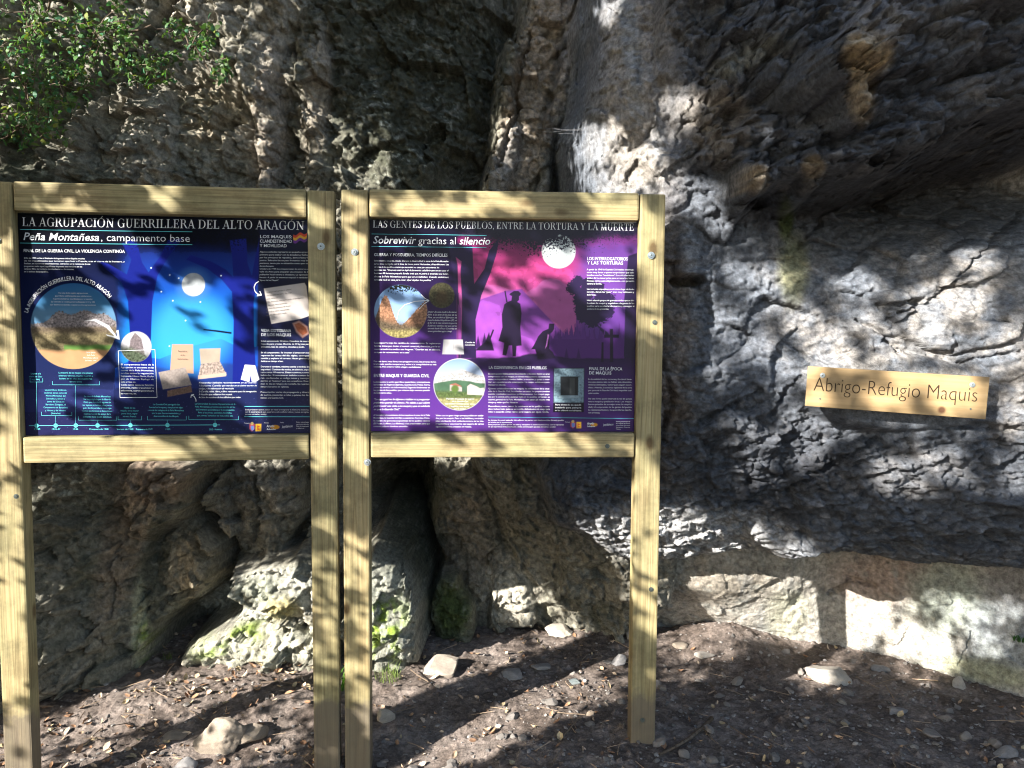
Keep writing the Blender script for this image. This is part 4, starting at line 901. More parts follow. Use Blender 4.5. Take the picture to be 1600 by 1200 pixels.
W1.bar([(300, 617), (304, 618.5), (307, 624), (307, 627)], 1.2); W1.bar([(299, 621), (299.5, 616.6), (304, 615.5)], 1.0)
W1.bar([(185, 547.5), (242.5, 545.5), (246, 620.5), (188, 621), (185, 547.5)], .8)
W1.para(['El campamento base de la', 'Agrupación se encuentra en las', 'cuevas de la Peña Montañesa,', 'ocultas entre la vegetación:', 'Espluneta, Huesa Santa, Esplu-', 'gón de Chaime, Esplugo de', 'Ceto a Naza etc.', 'Cada cueva tenía su función:', 'armería, radio transmisor o', 'enfermería, cuartel general para', 'las reuniones, etc.'], 189, 241, 570, 4.55, 2.4, 0.008)
T1.bar([(45, 665.4), (345, 663.6)], .9)
for px_ in (57, 87, 118.6, 152.8, 204.4, 262.5, 337): T1.dot(px_, 665.4 - (px_ - 45) * .006, 3.4)
for px_, t, wd in ((58, '1944', 10), (87.5, '1945-47', 14), (118, '1946', 9), (155, 'Primavera de 1948', 30), (196, 'Verano de 1948', 26), (226, 'Primavera de 1949', 26), (263, '1950', 8), (338, '2012 - Nuestros', 20)):
    T1.line(t, px_ - wd / 2, 672, px_ + wd / 2, 671.8, 2.5, 0.01)
for ls, x0, x1, y0, st, bx in ((['Llegada a la', 'sierra de Gua-', 'ra (1944)'], 46, 66, 584.5, 4.6, (47, 67, 596.6, 57)), (['La mayoría de los maquis eran jóvenes', 'solteros y obreros, muchos huyeron a', 'la sierra en los años de actuación fue', 'en esta época'], 88, 149, 583, 4.6, (82, 156, 601, 118)),
                       (['La guerrilla se dividió en', 'sectores: zonas como del', 'Monte (Montañas) del', 'Sobrarbe, La Litera y', 'sierra del Cinca; de', 'Barcelona Zaragoza, el', 'Campamento de Barcelona', 'y Huesca, y de Navarra', '(Sobrarbe)'], 67, 107, 610, 4.6, (65, 112.5, 649.5, 87)), (['La cima de la Peña Montañesa', 'fue muy vigilada por la Guardia', 'Civil, que descubrió algunos de', 'los lugares próximos y los perse-', 'guía: de ahí partidas e interroga-', 'torios que llevaron a detenciones', 'masivas. La red de apoyo de la', 'población local quedó debilitada.'], 127, 178, 620, 4.6, (123, 183, 656.5, 153)),
                       (['Huida de los', 'maquis, en su mayor', 'parte hacia, regre-', 'saron a Francia'], 188, 218, 638, 4.5, (185, 222, 656, 204)), (['La Guardia Civil persiguió con', 'fuerza los bosques y desplazó en algu-', 'nos de los refugios de la Peña Montañesa', 'por lo que fueron trasladados, y', 'desconocidos de los Maquis.'], 233, 288, 632.5, 4.6, (231, 292, 656, 262)), (['La Universidad de cuevas: Recuperación de la', 'Peña Montañesa: proyecto que escrito en los', 'documentos que avalan por la investigación', 'Peña y las armas, utensilios, facsímiles,', 'que, armas, cartuchos de fusil, sellos etc.'], 303, 371, 631.5, 4.6, (296, 374, 655.5, 337))):
    T1.para(ls, x0, x1, y0, st, 2.4, 0.006, center=True)
    T1.bar([(bx[0], bx[2] - 6), (bx[0], bx[2]), (bx[1], bx[2]), (bx[1], bx[2] - 6)], .55); T1.bar([(bx[3], bx[2]), (bx[3] + .3, 664)], .45)
W1.line('Promueve', 383, 661.5, 391, 661.5, 1.7); W1.line('Financia', 414, 661, 421, 661, 1.7); W1.line('Diseño', 439, 660.5, 445, 660.5, 1.7)
W1.line('Aragón', 418, 667, 430, 667, 3.6, 0.03, .2); W1.line('Sobrarbe', 418, 671.5, 432, 671.5, 2.6, 0.02, .2); W1.line('jaquidabecon', 442, 668, 458.5, 667, 4, 0.0, .4)
W1.para(['Entre obras bajas', 'patrimonio cultural y', 'Plaga de recuperación', 'y cultura.es'], 464.5, 484, 660, 3.2, 1.9, 0.0, slope=0)
KI = Ink(W1.H)       # dark handwriting on the printed letter
KI.para(['La tropa del territorio a favor', 'los campos avanzan y los may-', 'ores hicieron.', 'No hemos encontrado trincheras', 'y hay que de preparadas', 'ya hace los puestos de la paz', 'patrulla y otros numerados', 'que de allá a otros vigila'], 416, 474, 457, 5.1, 2.2, 0.0, 0.3, slope=-0.13)
KJ = Ink(W1.H)
KJ.para(['República', 'de la', 'documento'], 273, 298, 549, 6, 2.4, 0.0, center=True)
M_INKDARK = plain('dark_ink', (0.05, 0.045, 0.045), 0.5)
panel(BL, ZL, ARTL, [('white_lettering', W1, M_WHITE), ('teal_lettering', T1, M_TEAL), ('dark_lettering', KI, M_INKDARK), ('dark_lettering', KJ, M_INKDARK)], None)

# --- right panel's writing
W2 = Ink(homog(QR, UNIT)); T2 = Ink(W2.H); T3 = Ink(W2.H); T4 = Ink(W2.H)
W2.line('LAS GENTES DE LOS PUEBLOS, ENTRE LA TORTURA Y LA MUERTE', 582, 355.8, 991, 360.2, 11.0, serif=True)
W2.line('Sobrevivir', 582, 380.8, 650, 381.4, 11.4, 0.010, 0.22); W2.line('gracias al', 653, 381.6, 712, 382.2, 11.0, -0.006); W2.line('silencio', 717, 382.2, 766, 382.6, 11.4, 0.010, 0.22)
T2.bar([(580, 366), (760, 368)], .6); T3.bar([(580, 385.6), (760, 387)], .6)
W2.line('GUERRA Y POSGUERRA, TIEMPOS DIFÍCILES', 584, 400.6, 699, 401.4, 4.6, 0.007)
W2.para(['Sentimientos, situando, miedo. Durante la Guerra Civil la zona de la Peña Montañe-', 'sa fue muy castigada con la línea de frente entre Nacionales y Republicanos. Las', 'cárceles de los pueblos estaban que esconder sus casas para esconderse, los'], 584, 701, 409, 4.9, 2.3, 0.003)
W2.para(['nuestras tías. "Cuarenta metros dejó de la nuestra caballería que no era cosa el', 'hombre. Mi hermana pequeña lloraba toda que mi padre le enseñaba una bufan-', 'da que la Peña Montañesa para que en su hablaban. Cuando volvíamos,', 'no había nada en casa para cenar. Qué dejaban los pueblos."'], 584, 701, 423.6, 5.1, 2.6, 0.003, 0.35)
W2.bar([(620, 500), (623, 487), (632, 477), (648, 471.5), (669, 470)], 1.3); W2.bar([(658, 461), (664, 467), (670.5, 470)], 1.0); W2.bar([(655, 483.5), (663, 475), (670.5, 470.3)], 1.0)
W2.para(['Dolor de una madre de hacer', 'Julio, a los pies de la casa de su', 'Pina, se ocultó el Ejército de', 'Laspuña desde el Republicano (FP), en', 'la flor de la casa durante la guerra.', 'El párroco católico, hay que usó su', 'escuela desde Óscar Campillos en', 'www.guiasdearagon.com).'], 668, 714, 489, 4.3, 2.5, 0.002, 0.35)
W2.para(['La posguerra trajo los cartillas de racionamiento. Se registraron', 'familias únicas para limitar el control comercial y herencias, por la es-', 'casez económica media a sus hogares. "Guardar acá en silencio,', 'en época de racionamiento, en su casa."'], 585, 688, 537.4, 4.9, 2.4, 0.006)
W2.para(['Cartilla de', 'racionamiento'], 726, 742, 536.5, 3.8, 2.3, 0.0, 0.35)
W2.para(['Fue una época muy dura y una posguerra cruel, los jóvenes de So-', 'brarbe solo querían recuperarse y volver a la tranquilidad de su vida', 'cotidiana. Pero el terror volvió a llegar a sus habitantes.'], 584, 682, 566.2, 4.2, 2.3, 0.008)
W2.line('ENTRE MAQUIS Y GUARDIA CIVIL', 584, 589.6, 671, 589.9, 4.8, 0.007)
W2.para(['La lucha entre la acción guerrillera izquierdista y principalmente', 'las fuerzas del Régimen (Ejército, Guardia Civil, Policía Tierra,', 'y con su servicio de información) llegando finalmente en', 'las gentes de los pueblos, que vivieron bajo extrema presión', 'durante varios años.'], 584, 672, 598.4, 4.25, 2.4, 0.008, slope=0.002)
W2.para(['"Lo que igual no le dijeron a hablar ni a preguntar', 'preferirías guardar el silencio. No sabías a qué objeto', 'podría venir una visita a los maquis y que en adelante', 'en que la Guardia Civil."'], 584, 672, 625.6, 5.2, 2.9, 0.008, 0.35, slope=0.001)
W2.para(['Al descubrir el movimiento de los maquis en la zona de la Peña', 'Montañesa, la Guardia Civil fijó su cuartel en Torrelisa. Patru-', 'lla vigilan a las personas sospechosas de los pueblos vecinos', '(El Pueyo, La Mora, Las Molinas) y los presionaban para que', 'cantaran y dijeran dónde se escondían.'], 584, 672, 650, 4.35, 2.4, 0.008, slope=0.001)
W2.para(['Vivían con un gran riesgo porque podían ser acaba-', 'dos por los maquis. Pero si se hablaban y no traba-', 'jaban a la Guardia Civil, sufrían las torturas de los inte-', 'rrogatorios y una muerte casi segura de varios', 'siguieron la misma presencia en Huesca.'], 681, 756, 650.4, 4.35, 2.4, 0.008, slope=0.001)
W2.para(['El pueblo de Laspuña fue cuartel', 'de la Guardia Civil.', 'Sus familias humildes fueron en sus', 'pueblos y una de sus', 'por la tarde."'], 692, 746, 624.2, 3.9, 2.3, 0.004, 0.3, center=True)
W2.para(['LOS INTERROGATORIOS', 'Y LAS TORTURAS'], 917.5, 981, 406.6, 6.6, 5.0, 0.007)
W2.para(['A partir de 1948 la Guardia Civil realiza interroga-', 'torios muy duros a quienes sospechaban que cola-', 'boraban con los "bandoleros". Los oficiales tenían', 'orden del no tener prisa para arrestarlos, hacer', 'Presas como psicológicamente, con presión', 'contra la familia.'], 917, 991, 422.4, 4.45, 2.5, 0.010, slope=0.004)
W2.para(['Las torturas empezaban en el mismo lugar de la de-', 'tención, donde les "guiar" eran muy habituales y', 'dolorosas.'], 917, 991, 453, 4.45, 2.4, 0.006, slope=0.003)
W2.para(['Hubo además grupos de guardias civiles que se dis-', 'frazaban de maquis y engañaban a la gente de los', 'pueblos para sacarles la información y conseguir el', 'apodera de los presentes.'], 917, 991, 470.6, 4.45, 2.3, 0.003, slope=0.002)
W2.line('LA CONVIVENCIA EN LOS PUEBLOS', 763.5, 576.8, 854, 577.2, 4.6, 0.007)
W2.para(['En cada pueblo había gente de un bando y de otro. Reinó un gran', 'compromiso con los maquis, el silencio más extremo. En todos los', 'casos, se imponían el miedo a hablar, a escuchar, a quitar o ense-', 'ñar, era quedarse a la intemperie. La mejor salida era per-', 'manecer en silencio.'], 763, 859, 585.4, 4.3, 2.3, 0.004, slope=0.001)
W2.para(['Quienes colaboraban con los maquis, les informaban de la situa-', 'ción de la Guardia Civil, les ofrecían sus casas, les proporcionaban', 'comida y realizaban reuniones políticas secretas. Los maquis paga-', 'ban por la comida sólo a quienes vivían en los pueblos cercanos a su', 'cuartel general de la Peña Montañesa, por pasar allí mucho más', 'tiempo y evitar que los delataran.'], 763, 859, 608.4, 4.3, 2.4, 0.006, slope=0.001)
W2.para(['Desconfianza, temor, terror. La convivencia en los pueblos se com-', 'plicó. Incluso hubo quien se aprovechó, disfrazándose de maqui para', 'robar o acusando a otros vecinos para vengarse por alguna rencilla.'], 763, 859, 636, 4.3, 2.4, 0.008, slope=0.001)
W2.para(['Para el miedo se quedó', 'instalado para siempre', 'en los oídos de sus habitantes'], 867, 908, 633.4, 4.4, 2.4, 0.006)
W2.para(['FINAL DE LA ÉPOCA', 'DE MAQUIS'], 920, 972, 578.4, 6.6, 4.7, 0.007)
W2.para(['La brutalidad de las torturas y la cárcel hace-', 'ron que quienes aún no habían sido detenidos,', 'vivieran atrincados, temor para seguir escon-', 'didos. Además, la continua vigilancia de la zona', 'por parte de la Guardia Civil hacía imposible cual-', 'quier acción.'], 919, 987, 593.6, 4.35, 2.3, 0.002, slope=0.001)
W2.para(['De esta forma quedó destruida la red de apoyos', 'entre maquis y población local. Los maquis', 'fueron privados de su mejor arma: la complici-', 'dad y el compromiso de las gentes del pueblo.', 'La resistencia finalizó y los guerrilleros marcha-', 'ron a Francia.'], 919, 987, 624, 4.35, 2.3, 0.002, slope=0.001)
T4.bar([(763, 651.6), (990, 653.6)], .6)
W2.para(['La dureza de aquel episodio hizo aflorar las partes más desconocidas de cada pueblo', 'en la lucha por la supervivencia.', 'Este proyecto quiere poner en valor y recuperar la memoria histórica, con la esperanza', 'de que esperemos el reconocimiento a tantas personas para que esto no vuelva a suceder.'], 763, 881, 657.4, 3.4, 2.0, 0.004, slope=0.001)
W2.line('Promueve', 883, 660, 890, 660, 1.6); W2.line('Aragón', 917, 663, 928, 663, 3.4, 0.03, .2); W2.line('Sobrarbe', 917, 667, 929, 667, 2.4, 0.02, .2); W2.line('jaquidabecon', 942, 665, 958, 664.4, 3.8, 0.0, .4)
W2.para(['Entre proyectos de', 'al III edición de Museo', 'y con fines de cargo', 'bosque y Cuenca.', 'Huesca'], 962, 984, 659.2, 2.9, 1.7, 0.0, slope=0)
panel(BR, ZR, ARTR, [('white_lettering', W2, M_WHITE), ('ruled_line', T2, M_TEAL), ('ruled_line', T3, M_TEAL), ('ruled_line', T4, M_TEAL)], None)

# ------------------------------------------------------------------ the wooden name board on the rock
ex = Vector((SGR - SGL)); SW = ex.length; ex.normalize()
SGL = Vector(SGL); ez = Vector((0, 0, 1)); ez = (ez - ex * ez.dot(ex)).normalized(); ey = ez.cross(ex)
sgn = empty('name_sign', SGL + ex * (SW / 2)); sgn.matrix_world = Matrix(((ex.x, ey.x, ez.x, sgn.location.x), (ex.y, ey.y, ez.y, sgn.location.y), (ex.z, ey.z, ez.z, sgn.location.z), (0, 0, 0, 1)))
tag(sgn, 'small plain wooden name plank screwed to the rock wall, reading Abrigo-Refugio Maquis', 'sign')
SHH = 0.074
def honey():
    m, nt, b = mat_new('honey_pine', 0.5, 0.35)
    tc = N(nt, 'ShaderNodeTexCoord'); mp = N(nt, 'ShaderNodeMapping'); mp.inputs['Scale'].default_value = (3, 60, 60); nt.links.new(tc.outputs['Object'], mp.inputs['Vector'])
    n = N(nt, 'ShaderNodeTexNoise', Scale=1.0, Detail=5.0); nt.links.new(mp.outputs[0], n.inputs['Vector'])
    n2 = N(nt, 'ShaderNodeTexNoise', Scale=9.0, Detail=2.0); nt.links.new(tc.outputs['Object'], n2.inputs['Vector'])
    c = ramp(nt, n.outputs[0], [(0.3, (0.27, 0.18, 0.083)), (0.6, (0.34, 0.235, 0.118)), (0.8, (0.375, 0.265, 0.138))])
    c = mixc(nt, 1.0, c, ramp(nt, n2.outputs[0], [(0.35, 0.85), (0.65, 1.1)]), 'MULTIPLY')
    vd = N(nt, 'ShaderNodeVectorMath', operation='DISTANCE'); vd.inputs[1].default_value = (SW * (0.765 - .5), -0.012, -0.052); nt.links.new(tc.outputs['Object'], vd.inputs[0])
    c = mixc(nt, ramp(nt, vd.outputs['Value'], [(0.008, 1.0), (0.016, 0.0)]), c, (0.10, 0.045, 0.02))
    nt.links.new(c, b.inputs['Base Color']); bump(nt, b, n.outputs[0], 0.0006, 0.5); return m
bm = bmesh.new(); rbox(bm, -SW / 2, SW / 2, -0.012, 0.014, -SHH, SHH, 0.0025); bm_obj('plank', bm, honey(), sgn)
M_GROOVE = plain('burnt_groove', (0.03, 0.017, 0.008), 0.85)
bm = bmesh.new(); V, T, wd = text_geo('Abrigo-Refugio Maquis', -0.015, 0, 6)
k = (SW * 0.905) / wd; vs_ = [bm.verts.new((-SW / 2 + SW * .04 + a * k, -0.0126, -0.015 + b / CAPH * 0.051)) for a, b in V]
for t in T:
    try: bm.faces.new([vs_[i] for i in t])
    except ValueError: pass
bm_obj('engraved_lettering', bm, M_GROOVE, sgn)
for lx, lz in ((-SW / 2 + .052, .044), (SW / 2 - .052, .044)):
    bolt('screw', (lx, lz), -0.012, sgn, 0.0095)
for lx, lz in ((-SW / 2 + .05, -.043), (SW / 2 - .05, -.041)):
    bolt('pilot_hole', (lx, lz), -0.012, sgn, 0.0032, True)
#==PART3==
# ------------------------------------------------------------------ loose stones
def stone_mesh(name, seed, sub=4, cuts=9, rough=0.05, flat=0.7):
    r = np.random.default_rng(seed); bm = bmesh.new(); bmesh.ops.create_icosphere(bm, subdivisions=sub, radius=1.0)
    V = np.array([v.co for v in bm.verts]); n = r.normal(size=(cuts, 3)); n /= np.linalg.norm(n, axis=1)[:, None]; d = r.uniform(0.45, 0.85, cuts)
    for a, b in zip(n, d):
        h = V @ a; V = V - np.maximum(h - b, 0)[:, None] * a * 0.95
    N3 = V * 1.6 + seed * 3.7
    V = V * (1 + rough * 1.8 * fbm(N3, 3) + (rough * 1.0 * fbm(N3 * 4, 4, .6) + rough * .5 * facets(N3 * 2.2, .8, .8)[0] if sub >= 4 else 0))[:, None]
    V[:, 2] *= flat
    for v, c in zip(bm.verts, V): v.co = c
    me = bpy.data.meshes.new(name); bm.to_mesh(me); bm.free(); me.materials.append(M_STONE)
    me.polygons.foreach_set('use_smooth', np.full(len(me.polygons), sub >= 4))
    return me, V
def stone(name, seed, px, py, size, col, label, cat='stone', group=None, rz=0.0, flat=0.7, sub=4, sink=0.25, Y=None, tilt=(0, 0), moss=0.0, cuts=9, zoff=0.0, var=0.25):
    me, V = stone_mesh(name, seed, sub, cuts, 0.06, flat)
    o = bpy.data.objects.new(name, me); COL.objects.link(o)
    p = on_ground(px, py) if Y is None else at(px, py, Y)
    zg = ground_z(p[0], p[1]) if Y is None else p[2]
    sx, sy, sz = size if isinstance(size, tuple) else (size, size, size)
    o.scale = (sx, sy, sz); o.rotation_euler = (tilt[0], tilt[1], rz)
    o.location = (p[0], p[1], zg + sz * flat * (1 - 2 * sink) * 0.8 + zoff)
    n_ = fbm(V * 2.2 + seed, 4); n2_ = fbm(V * 7 + seed, 3)
    c = np.asarray(col) * (1 + var * 1.4 * n_ + var * n2_)[:, None]
    if moss: m = np.clip(smooth(0.0, 0.35, n_ + 0.5 * n2_ + 0.5 * (V[:, 2]) - 0.5 + moss), 0, 1)[:, None]; c = c * (1 - m) + np.array([0.17, 0.25, 0.035]) * (0.7 + 0.6 * n2_[:, None]) * m
    add_color(o, np.clip(c, .01, .7))
    if label: tag(o, label, cat, group)
    return o
TAN = (0.36, 0.30, 0.24); GREY = (0.29, 0.28, 0.28); PALE = (0.50, 0.45, 0.38)
stone('rock', 21, 345, 1140, (0.105, 0.085, 0.10), TAN, 'largest tan rock on the soil below the blue board, twin-humped', 'rock', flat=.8, rz=.4, sub=5)
stone('rock', 22, 392, 1132, (0.075, 0.055, 0.06), TAN, 'rounded tan rock leaning on the right of the largest tan rock', 'rock', flat=.8, rz=1.0, sub=5)
stone('rock', 23, 290, 1165, (0.045, 0.03, 0.04), GREY, 'small grey angular rock at the left foot of the largest tan rock', 'rock', flat=.8, rz=.2)
stone('rock', 24, 272, 1128, (0.05, 0.04, 0.03), TAN, 'flat half-buried tan rock behind the largest tan rock', 'rock', flat=.6, rz=.6)
stone('rock', 25, 692, 1050, (0.115, 0.075, 0.075), (0.42, 0.36, 0.30), 'long rounded pale rock half in sun before the mossy cave mouth', 'rock', flat=.75, rz=.05, sub=5)
stone('rock', 26, 874, 996, (0.08, 0.055, 0.05), PALE, 'bright white rock at the cliff foot behind the violet board', 'rock', flat=.8, rz=-.15, sub=5)
stone('rock', 27, 601, 1113, (0.045, 0.04, 0.04), PALE, 'small white rock right beside the left post of the violet board', 'rock', flat=.8, rz=.3)
stone('rock', 28, 800, 1055, (0.075, 0.05, 0.035), GREY, 'flat grey rock in the shadow band under the violet board', 'rock', flat=.6, rz=.2)
stone('rock', 29, 845, 1045, (0.05, 0.045, 0.03), GREY, 'grey rock touching the right of the flat grey rock', 'rock', flat=.6, rz=.9)
stone('rock', 30, 898, 1068, (0.036, 0.028, 0.025), (0.26, 0.30, 0.30), 'small bluish rock with a flat top near the middle of the soil', 'rock', flat=.6, rz=.3)
stone('rock', 31, 1292, 1060, (0.105, 0.07, 0.075), (0.46, 0.42, 0.37), 'wedge-shaped pale rock on the soil below the wooden name plank', 'rock', flat=.75, rz=-.35, sub=5, cuts=6, tilt=(0.1, .25))
stone('rock', 32, 1500, 1072, (0.035, 0.03, 0.035), (0.42, 0.40, 0.37), 'small pale upright rock at the foot of the smooth wall on the right', 'rock', flat=1.0, rz=.3)
stone('rock', 33, 1375, 1048, (0.045, 0.03, 0.03), GREY, 'grey slanted rock between the wedge-shaped rock and the smooth wall', 'rock', flat=.7, rz=-.5)
stone('rock', 34, 985, 1005, (0.04, 0.04, 0.055), (0.38, 0.34, 0.29), 'blunt tan rock just left of the right post of the violet board', 'rock', flat=.9, rz=.3)
stone('rock', 35, 968, 1040, (0.045, 0.04, 0.04), GREY, 'dull grey rock under the blunt tan rock by the right post', 'rock', flat=.8, rz=.8)
stone('rock', 36, 1062, 1020, (0.045, 0.035, 0.03), TAN, 'tan rock on the soil mound right of the violet board', 'rock', flat=.7, rz=.2)
stone('rock', 37, 1100, 1035, (0.055, 0.035, 0.028), (0.34, 0.31, 0.28), 'flat brown-grey rock at the front of the soil mound', 'rock', flat=.55, rz=-.2)
stone('rock', 38, 1400, 1112, (0.055, 0.04, 0.025), GREY, 'flat grey slab in the shaded soil below the smooth wall', 'rock', flat=.6, rz=.4)
stone('rock', 39, 1570, 1180, (0.05, 0.04, 0.03), GREY, 'grey rock in the bottom right corner of the soil', 'rock', flat=.7, rz=.4)
stone('rock', 40, 1455, 1150, (0.05, 0.035, 0.025), (0.30, 0.27, 0.25), 'flat pinkish rock among the shaded stones at lower right', 'rock', flat=.6, rz=-.3)
stone('rock', 41, 782, 985, (0.05, 0.04, 0.04), (0.42, 0.33, 0.26), 'reddish tan rock at the foot of the white bulge in the cliff', 'rock', flat=.8, rz=.5)
# small stones: four shapes, each placed many times
protos = [stone_mesh('small_stone', 60 + i, 3, 13, 0.05, 0.75) for i in range(5)]
sm_objs = []
for me, V in protos:
    for c_, nm in ((np.array([.25, .235, .225]), 'a'),): pass
    a = me.color_attributes.new('albedo', 'FLOAT_COLOR', 'POINT'); C4 = np.ones((len(V), 4), np.float32); C4[:, :3] = np.array([.27, .245, .225]) * (1 + .4 * fbm(V * 2, 3))[:, None]; a.data.foreach_set('color', C4.ravel())
rr = np.random.default_rng(21); placed = 0
while placed < 150:
    px = rr.uniform(0, 1600); py = 1000 + 200 * rr.random() ** 0.8
    p = on_ground(px, py)
    if p[1] > float(DY[np.argmin((X - p[0]) ** 2 + (Z - 0.08) ** 2)]) - 0.03 or rr.random() > (0.45 + 0.55 * (px > 850)): continue
    me = protos[rr.integers(5)][0]; o = bpy.data.objects.new('small_stone', me); COL.objects.link(o)
    s = 0.009 + 0.022 * rr.random() ** 2; o.scale = (s * rr.uniform(.8, 1.4), s, s * rr.uniform(.6, 1.1)); o.rotation_euler = (rr.normal(0, .2), rr.normal(0, .2), rr.uniform(0, 6.3))
    o.location = (p[0], p[1], ground_z(p[0], p[1]) + s * .2)
    tag(o, 'small angular grey stone lying loose among many on the bare soil', 'small stone', 'small stones scattered over the soil'); placed += 1

# gravel, soil crumbs and leaf litter: nobody could count them
def scatter(name, n, mk, dens, label, mats, seed):
    r = np.random.default_rng(seed); Vs, Fs, Cs, k = [], [], [], 0; done = 0
    while done < n:
        px = r.uniform(-120, 1720); py = r.uniform(960, 1330)
        if r.random() > dens(px, py): continue
        p = on_ground(px, py); 
        if not (-2.6 < p[0] < 2.8 and 2.2 < p[1] < 4.4): continue
        z = ground_z(p[0], p[1]); V, Fc, c = mk(r)
        Vs.append(V + np.array([p[0], p[1], z])); Fs.append(Fc + k); Cs.append(np.tile(c, (len(V), 1)) if np.ndim(c) == 1 else c); k += len(V); done += 1
    o = mesh_np(name, np.concatenate(Vs), np.concatenate(Fs), mats, smooth=False); add_color(o, np.concatenate(Cs)); tag(o, label, None, None, 'stuff'); return o
def rotm(r, tilt):
    a, b, c = r.uniform(0, 6.28), r.normal(0, tilt), r.normal(0, tilt)
    return np.array(Matrix.Rotation(a, 3, 'Z') @ Matrix.Rotation(b, 3, 'X') @ Matrix.Rotation(c, 3, 'Y'))
_ico = bmesh.new(); bmesh.ops.create_icosphere(_ico, subdivisions=1, radius=1.0); IV = np.array([v.co for v in _ico.verts]); IF = np.array([[v.index for v in f.verts] for f in _ico.faces]); _ico.free()
def mk_chip(r):
    s = 0.0035 + 0.006 * r.random() ** 2; V = IV * (1 + r.uniform(-.4, .3, (len(IV), 1))) * np.array([1.3, 1, .6]) * s
    b = r.uniform(.10, .34); return V @ rotm(r, .3).T + [0, 0, s * .2], IF, np.array([b, b * .92, b * .86])
scatter('gravel', 3300, mk_chip, lambda px, py: .55 + .45 * (px > 800), 'fine gravel and crumbs of stone scattered over the soil', M_STONE, 31)
def mk_leaf(r):
    L = r.uniform(.010, .022); Wd = L * r.uniform(.35, .6); cu = r.uniform(-.5, .9)
    V = np.array([[-L, 0, 0], [-L * .4, Wd, 0], [L * .4, Wd * .9, 0], [L, 0, 0], [L * .4, -Wd * .9, 0], [-L * .4, -Wd, 0], [0, 0, -.004]])
    V[:, 2] += cu * (V[:, 0] ** 2 + V[:, 1] ** 2 * 2) / L * .6
    Fc = np.array([[6, 0, 1], [6, 1, 2], [6, 2, 3], [6, 3, 4], [6, 4, 5], [6, 5, 0]])
    c = np.array([[.42, .29, .19], [.50, .39, .29], [.33, .19, .11], [.46, .36, .22], [.24, .14, .085]])[r.integers(5)] * r.uniform(.7, 1.15)
    return V @ rotm(r, .45).T + [0, 0, .006 + L * .2], Fc, c
M_LITTER = attr_rock('dry_leaf', .0006, 260, .2, .8)
scatter('leaf_litter', 1500, mk_leaf, lambda px, py: (1.0 if (px * .5 + (py - 1000) * 2) % 260 < 150 else .35) if px < 500 else (.30 if px < 960 else .10), 'dry tan leaves littering the soil, thickest at left', M_LITTER, 32)
def mk_twig(r):
    L = r.uniform(.02, .075); w_ = r.uniform(.0008, .0018); a = r.uniform(-.15, .15)
    pts = [(-L, 0), (0, a * L), (L, 0)]; V = []
    for x_, y_ in pts: V += [[x_, y_ - w_, 0], [x_, y_ + w_, 0], [x_, y_, w_ * 2]]
    Fc = []
    for i in (0, 3):
        for j in range(3): k_ = (j + 1) % 3; Fc += [[i + j, i + k_, i + 3 + k_], [i + j, i + 3 + k_, i + 3 + j]]
    return np.array(V) @ rotm(r, .12).T + [0, 0, .010], np.array(Fc), np.array([.22, .16, .11]) * r.uniform(.6, 1.5)
scatter('twig_litter', 260, mk_twig, lambda px, py: .6 + .4 * (abs(px - 1080) < 120), 'thin twigs and conifer needles lying on the soil', M_LITTER, 33)

# ------------------------------------------------------------------ branches, leaves, plants
def tube(bm, pts, r0, r1, n=6):
    prev = None; P = [Vector(p) for p in pts]
    for i, p in enumerate(P):
        t = (P[min(i + 1, len(P) - 1)] - P[max(i - 1, 0)]).normalized(); u = t.orthogonal().normalized(); v = t.cross(u); r = r0 + (r1 - r0) * i / (len(P) - 1)
        ring = [bm.verts.new(p + (u * math.cos(6.2832 * k / n) + v * math.sin(6.2832 * k / n)) * r) for k in range(n)]
        if prev:
            # match the rings by the nearest start vertex so that the tube does not twist
            s = min(range(n), key=lambda k: (ring[k].co - prev[0].co - (p - P[i - 1])).length); ring = ring[s:] + ring[:s]
            for k in range(n): bm.faces.new((prev[k], prev[(k + 1) % n], ring[(k + 1) % n], ring[k]))
        prev = ring
    bm.faces.new(prev)
def wobble(a, b, n, amp, r):
    a, b = np.array(a, float), np.array(b, float); out = []
    for i in range(n + 1):
        t = i / n; out.append(a + (b - a) * t + (r.normal(0, amp, 3) if 0 < i < n else 0))
    return out
M_BARK = plain('bark', (0.13, 0.10, 0.075), 0.9, 0.1, 0, 0.45, 60)
def leaf_mat(name):
    m, nt, b = mat_new(name, 0.42, 0.35); a = N(nt, 'ShaderNodeAttribute', attribute_name='albedo'); nt.links.new(a.outputs[0], b.inputs['Base Color'])
    tr_ = N(nt, 'ShaderNodeBsdfTranslucent'); k = mixc(nt, 1.0, a.outputs[0], (1.5, 1.7, .6), 'MULTIPLY'); nt.links.new(k, tr_.inputs[0])
    mx = N(nt, 'ShaderNodeMixShader'); mx.inputs[0].default_value = .28; nt.links.new(b.outputs[0], mx.inputs[1]); nt.links.new(tr_.outputs[0], mx.inputs[2])
    nt.links.new(mx.outputs[0], nt.nodes['Material Output'].inputs[0]); return m
M_LEAF = leaf_mat('leaf')
LF = np.array([[0, 1, 6, 7], [1, 2, 5, 6], [2, 3, 4, 5]])
